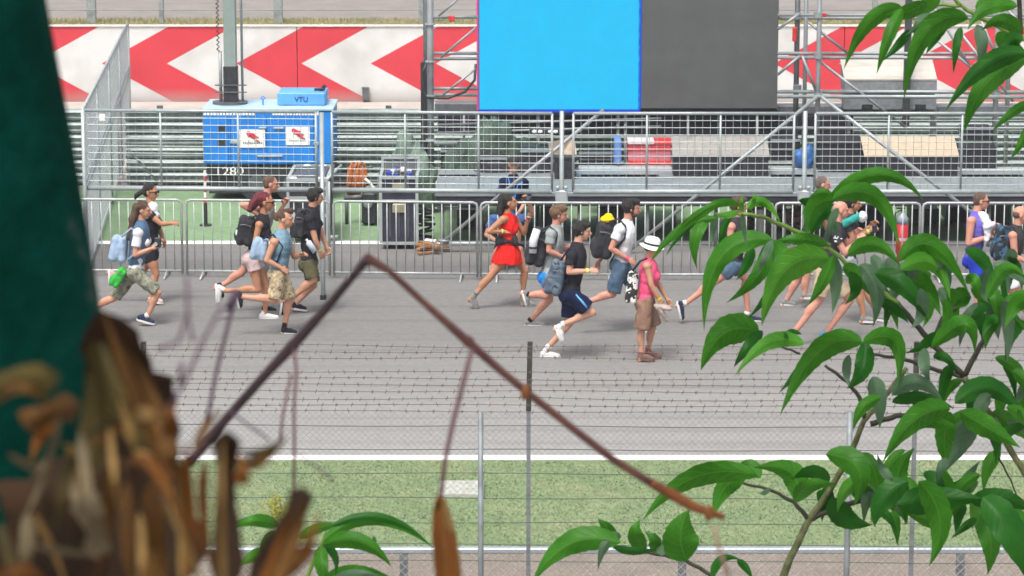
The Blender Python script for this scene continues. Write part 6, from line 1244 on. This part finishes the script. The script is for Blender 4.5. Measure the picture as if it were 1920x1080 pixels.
# yellowish flower spray
t = thing('flower_spray', 'yellowish seed spray beside the dark red dried leaf', 'plant', tuple(P(520, 990, 4.4))); mb = MB(); rnd = random.Random(4)
for i in range(26):
    a = (520+rnd.uniform(-12, 12), 985); b_ = (a[0]+rnd.uniform(-35, 35), rnd.uniform(925, 975)); mb.tube([P(*a, 4.4), P((a[0]+b_[0])/2+3, (a[1]+b_[1])/2, 4.4), P(*b_, 4.4)], .0009, 4)
    for k in range(6): u_ = rnd.uniform(.4, 1); mb.sph(P(a[0]+(b_[0]-a[0])*u_+rnd.uniform(-4, 4), a[1]+(b_[1]-a[1])*u_+rnd.uniform(-4, 4), 4.4+rnd.uniform(-.03, .03)), .0022, 5)
mb.build('florets', mat('floret_yellow', (0.36, 0.36, 0.08), .8, 0, .3), t)

# ---- dark green pole leaning in at the left, very near
GPFIX = 1
pole = thing('painted_pole', 'dark green painted pole with grey flaked patches at the left edge', 'pole', tuple(P(30, 1150, 1.25)))
GP = mat_mix('flaked_green_paint', [(0.0008, 0.018, 0.012), (0.0012, 0.033, 0.024), (0.002, 0.047, 0.035), (0.06, 0.085, 0.07)], 16, .9, const=False, pos=[.25, .46, .58, .66], bump=.2)
GP.node_tree.nodes['Principled BSDF'].inputs['Specular IOR Level'].default_value = .04
edge = [(-5, -120), (88, 0), (112, 120), (140, 260), (165, 400), (186, 520), (204, 640), (220, 800), (232, 960), (244, 1150)]
edge = [(60, -150), (88, 0), (112, 120), (140, 260), (165, 400), (186, 520), (204, 640), (220, 800), (232, 960), (244, 1150)]
r_ = .062; s_ = F/1.25; mb = MB(); mb.tube([P(x-r_*s_*1.0, y+.17*r_*s_, 1.25+.0) for x, y in edge], r_, 40); mb.build('shaft', GP, pole, smooth=True)

# ---- dried brown leaves and husks, very near
DR = [leafmat('dried_dark', (0.014, 0.007, 0.0025), (0.045, 0.020, 0.006), (0.02, 0.01, 0.004), .8, .15, .2), leafmat('dried_brown', (0.065, 0.028, 0.006), (0.15, 0.068, 0.012), (0.17, 0.09, 0.02), .8, .2, .3), leafmat('dried_orange', (0.12, 0.038, 0.004), (0.22, 0.075, 0.008), (0.33, 0.18, 0.05), .75, .3, .3),
      leafmat('dried_pale', (0.11, 0.085, 0.045), (0.18, 0.14, 0.08), (0.26, 0.22, 0.15), .85, .2, .3), leafmat('dried_olive', (0.035, 0.026, 0.005), (0.075, 0.055, 0.012), (0.14, 0.12, 0.05), .85, .2, .3), leafmat('dried_gold', (0.20, 0.11, 0.03), (0.34, 0.21, 0.07), (0.42, 0.29, 0.12), .8, .3, .3)]
hus = thing('dried_leaves', 'bundle of dried brown and pale leaves hanging at the lower left', 'dried leaves', tuple(P(200, 1150, 0.86)))
dl = [ # base, ctrl, tip, width, material, depth offset
 ((250,1100),(300,900),(185,580),150,0,.10), ((330,1100),(300,900),(230,700),170,0,.12), ((120,1120),(160,950),(150,850),190,0,.10), ((40,1120),(60,980),(70,900),160,0,.12), ((220,1120),(240,980),(260,860),200,0,.13), ((30,1130),(120,1100),(330,1120),180,0,.11),
 ((300,860),(240,720),(195,585),46,1,.0), ((290,840),(200,760),(178,640),60,4,.03), ((330,880),(300,740),(225,640),44,1,.02), ((320,900),(310,800),(250,740),50,2,.03), ((160,900),(190,800),(175,690),60,4,.04), ((300,860),(330,780),(322,760),40,2,.0),
 ((-20,745),(50,670),(98,735),62,4,-.05), ((-10,760),(30,690),(95,760),40,1,-.03), ((150,760),(80,770),(45,800),60,1,.0), ((130,760),(70,800),(60,860),50,2,.02), ((110,780),(105,860),(60,900),24,3,-.05), ((15,850),(70,890),(100,870),26,3,-.06), ((105,810),(90,900),(40,980),22,3,-.04), ((150,810),(160,900),(185,1040),34,3,-.03), ((140,830),(120,920),(100,1000),40,4,0), ((170,1000),(120,900),(150,820),44,3,.02), ((50,960),(60,1040),(30,1100),50,3,0), ((60,1020),(120,1040),(195,1040),22,3,-.06), ((180,1050),(190,980),(150,930),60,3,.03), ((40,1050),(70,1090),(120,1120),34,2,-.05), ((0,980),(20,1060),(40,1120),40,4,0),
 ((165,840),(220,800),(300,760),22,2,-.05), ((150,830),(230,760),(330,800),24,4,-.04), ((240,870),(290,830),(330,960),34,2,-.06), ((250,860),(300,850),(370,1060),26,2,-.07), ((300,920),(340,1000),(390,1110),22,3,-.06), ((350,830),(345,920),(380,1050),34,2,-.03), ((330,850),(350,950),(365,1080),28,1,-.02), ((385,860),(370,950),(400,1080),36,2,.0), ((240,900),(235,1000),(245,1100),50,1,-.02), ((200,880),(210,980),(180,1090),40,1,0), ((290,900),(300,1000),(280,1110),60,1,.03), ((320,780),(300,830),(330,900),56,1,.0), ((365,850),(380,790),(415,770),30,1,.02),
 ((428,1120),(424,960),(424,806),62,0,.0), ((408,1120),(405,960),(412,815),26,4,-.04), ((410,1120),(405,980),(412,840),26,0,-.03), ((435,860),(480,900),(540,815),36,1,.0), ((440,880),(470,930),(450,850),44,2,.02), ((450,850),(490,860),(532,822),28,4,-.02),
 ((470,1120),(540,1020),(570,912),74,0,.02), ((500,1120),(562,1010),(576,925),44,1,-.02), ((480,1120),(520,1030),(560,930),24,2,-.03), ((530,1080),(580,1040),(600,960),40,2,.03), ((500,1100),(560,1060),(600,1020),44,1,.0), ((470,1120),(500,1060),(560,1060),60,0,-.01), ((250,790),(275,755),(300,800),46,5,-.03), ((255,850),(292,835),(375,1080),30,5,-.08), ((300,880),(330,960),(380,1120),26,5,-.07), ((225,720),(240,800),(262,880),30,5,-.02), ((190,640),(215,720),(255,800),26,4,-.03), ((420,1120),(412,980),(418,815),22,5,-.06), ((350,1120),(352,960),(345,880),14,2,-.05), ((120,830),(150,860),(165,1000),26,5,-.05), ((262,960),(270,1040),(262,1120),24,5,-.05), ((205,800),(212,880),(222,960),22,5,-.04), ((340,1100),(342,1000),(332,880),20,5,-.04), ((60,960),(90,1000),(130,1110),24,5,-.05), ((-10,1100),(30,1040),(60,1110),50,2,-.06)]
mbs = MB(); mbh = MB()
for i, (a, b_, c0, w, mi, dd) in enumerate(dl): leaf(mbh, a, b_, c0, w, 0.86+dd, mi, 500+i, .10, fold=random.uniform(.3, .9), prof='leaf' if w < 60 else 'strip')
mbh.build('leaves', DR, hus, smooth=True, uv=True)
hang = thing('hanging_leaf', 'single dried brown leaf hanging by a thread at the middle of the lower edge', 'leaf', tuple(P(850, 1120, 1.45)))
mb = MB(); leaf(mb, (824, 925), (838, 1060), (856, 1360), 74, 1.45, 2, 900, .04, fold=.4, prof='leaf'); leaf(mb, (822, 935), (818, 1020), (835, 1160), 36, 1.44, 1, 901, .04); leaf(mb, (828, 940), (858, 1010), (868, 1150), 26, 1.44, 5, 902, .04); mb.build('blade', DR, hang, smooth=True, uv=True)
mb = MB(); mb.tube([P(x, y, 1.45) for x, y in ((885, 655), (868, 720), (850, 790), (835, 860), (826, 930))], .0013, 6); mb.build('stalk', M('stalk_pink', (0.16, 0.08, 0.09), .7), hang, smooth=True)
# ---- the bent vine twig
tw = thing('bent_twig', 'bent dry reddish brown twig crossing the middle of the view', 'twig', tuple(P(360, 862, 1.8)))
TWA = mat_mix('twig_purple', [(0.012, 0.004, 0.008), (0.025, 0.008, 0.014), (0.045, 0.016, 0.018)], 40, .6, const=False, pos=[.3, .5, .7]); TWB = mat_mix('twig_red_brown', [(0.045, 0.014, 0.012), (0.09, 0.028, 0.024), (0.14, 0.055, 0.028)], 35, .6, const=False, pos=[.3, .5, .7]); TWC = mat_mix('twig_orange', [(0.10, 0.024, 0.003), (0.18, 0.05, 0.006), (0.22, 0.08, 0.015)], 30, .6, const=False, pos=[.3, .5, .7])
def twg(pts, rad, m_, D=1.8, nm='stem'):
    s_ = F/D; mb = MB(); fine = []; rr = []; k = len(pts)
    for i in range(k-1):
        for j in range(5): u_ = j/5; fine.append(P(pts[i][0]+(pts[i+1][0]-pts[i][0])*u_, pts[i][1]+(pts[i+1][1]-pts[i][1])*u_, D)); rr.append((rad[i]+(rad[i+1]-rad[i])*u_)/s_)
    fine.append(P(*pts[-1], D)); rr.append(rad[-1]/s_); mb.tube(fine, rr, 12); return mb.build(nm, m_, tw, smooth=True)
twg([(355, 870), (420, 790), (500, 700), (545, 652), (610, 580), (660, 520), (690, 484)], [9, 9, 9, 11, 8.5, 7.5, 9], TWA)
twg([(690, 484), (730, 508), (800, 572), (872, 636), (940, 696), (1000, 745), (1080, 808), (1150, 862), (1220, 905)], [9, 6.5, 6.5, 9, 7.5, 7.5, 7.5, 8, 8], TWB)
twg([(1220, 905), (1265, 930), (1300, 950), (1358, 970)], [9, 11, 10, 6], TWC)
for (px, py), ax in (((690, 487), ((.0036, 0, 0), (0, .003, 0), (0, 0, .0042))), ((548, 650), ((.0036, 0, .002), (0, .003, 0), (-.002, 0, .0040))), ((878, 640), ((.0040, 0, -.002), (0, .003, 0), (.0015, 0, .0036)))):
    mb = MB(); mb.ell(P(px, py, 1.8), list(ax), 12); mb.build('node', TWB if px > 600 else TWA, tw, smooth=True)
for px, py in ((985, 735), (1330, 962)): mb = MB(); mb.ell(P(px, py, 1.79), [(.0028, 0, -.001), (0, .0025, 0), (.0012, 0, .0055)], 10); mb.build('bud_scale', TWC, tw, smooth=True)
# blurred tendrils, very close to the lens
PUP = mat('tendril_purple', (0.10, 0.06, 0.095), .7, 0, .2, 20)
def tend(lab, paths, D, m_):
    t = thing('dry_tendril', lab, 'tendril', tuple(P(*paths[0][0][0], D)))
    for pts, r in paths: mb = MB(); mb.tube([P(x, y, D) for x, y in pts], r/(F/D), 8); mb.build('strand', m_, t, smooth=True)
tend('dark purple dry tendril rising left of the bent twig towards the runners', [([(440, 558), (425, 620), (405, 700), (392, 770), (365, 860)], 4), ([(445, 545), (438, 562), (430, 580)], 9)], 1.35, PUP)
tend('faint forked dry tendril left of the dark purple one', [([(350, 520), (352, 590), (335, 640), (295, 655)], 3.5), ([(352, 590), (362, 640)], 3), ([(418, 570), (380, 640), (345, 720), (310, 770)], 3.5), ([(340, 680), (338, 720)], 5)], 1.0, PUP)
tend('thin dry tendril hanging straight down from the twig above the dark red leaf', [([(552, 655), (556, 700), (551, 760), (552, 830), (551, 925)], 3.2), ([(546, 700), (530, 780), (525, 830)], 3)], 1.6, M('stalk_pink', (0.16, 0.08, 0.09), .7))
tend('short curved tendril arcing low between twig and dried leaves', [([(430, 770), (470, 800), (505, 825)], 2.5), ([(560, 855), (600, 880), (628, 905)], 2.5)], 1.3, PUP)
tend('pale thin tendril below the orange end of the twig', [([(1338, 985), (1345, 1015), (1352, 1040), (1366, 1080)], 4)], 1.3, M('stalk_tan', (0.30, 0.20, 0.14), .7))

# ---- added tree overhead, out of view, put in to shade the foreground
tr = thing('added_shade_tree', 'added unseen leafy crown overhead to shade the near plants and pole', 'tree', (-3.2, -2.5, 0))
mb = MB(); mb.tube([(-3.2, -2.5, 0), (-3.1, -2.3, 4), (-2.6, -1.8, 7.6), (-1.6, -.6, 9.4), (0, 1, 10.2)], [.26, .22, .17, .11, .04], 12)
tk = mb.build('trunk', STW, tr, smooth=True)
for e in ((2.5, 2.5, 9.6), (-1.5, 4.0, 9.7), (3.0, -1.5, 10), (-4.5, 1.5, 9.8), (0.8, 5.2, 9.4)):
    mb = MB(); mb.tube([(-2.2, -1.3, 8.3), (e[0]*.5-1, e[1]*.5, 9.3), e], [.10, .06, .02], 8); mb.build('limb', STW, tr, smooth=True)
rng = random.Random(21); mb = MB()
for i in range(5200):
    x, y = rng.uniform(-4.6, 4.6), rng.uniform(-4.5, 6.6); cl_ = noise.noise(Vector((x*.7, y*.7, 3)))
    if cl_ < -.28: continue
    z = 9.2+rng.uniform(-.35, .9)-.02*(x*x); L = rng.uniform(.10, .17); a = rng.uniform(0, 2*pi); d = Vector((cos(a), sin(a), rng.uniform(-.5, .1))).normalized(); n = d.cross(Vector((rng.uniform(-.3, .3), rng.uniform(-.3, .3), 1))).normalized()*L*.3; c0 = Vector((x, y, z))
    mb.add([c0, c0+d*L*.4+n, c0+d*L, c0+d*L*.4-n], [(0, 1, 2, 3)])
mb.build('crown', LG[1], tr)

# ---- pale summer air between the camera and the far side of the circuit
mb = MB(); mb.box((-1000, -350, -1.0), (1000, 1300, 11.6)); hz = mb.build('haze', bpy.data.materials.new('haze_air'), None); tag(hz, kind='stuff'); hm = hz.data.materials[0]; hm.use_nodes = True
nn = hm.node_tree; nn.nodes.clear(); ou = nn.nodes.new('ShaderNodeOutputMaterial'); pv = nn.nodes.new('ShaderNodeVolumePrincipled'); pv.inputs['Density'].default_value = 0.0008; pv.inputs['Color'].default_value = (0.92, 0.95, 1.0, 1); pv.inputs['Anisotropy'].default_value = 0.2
nn.links.new(pv.outputs[0], ou.inputs['Volume'])
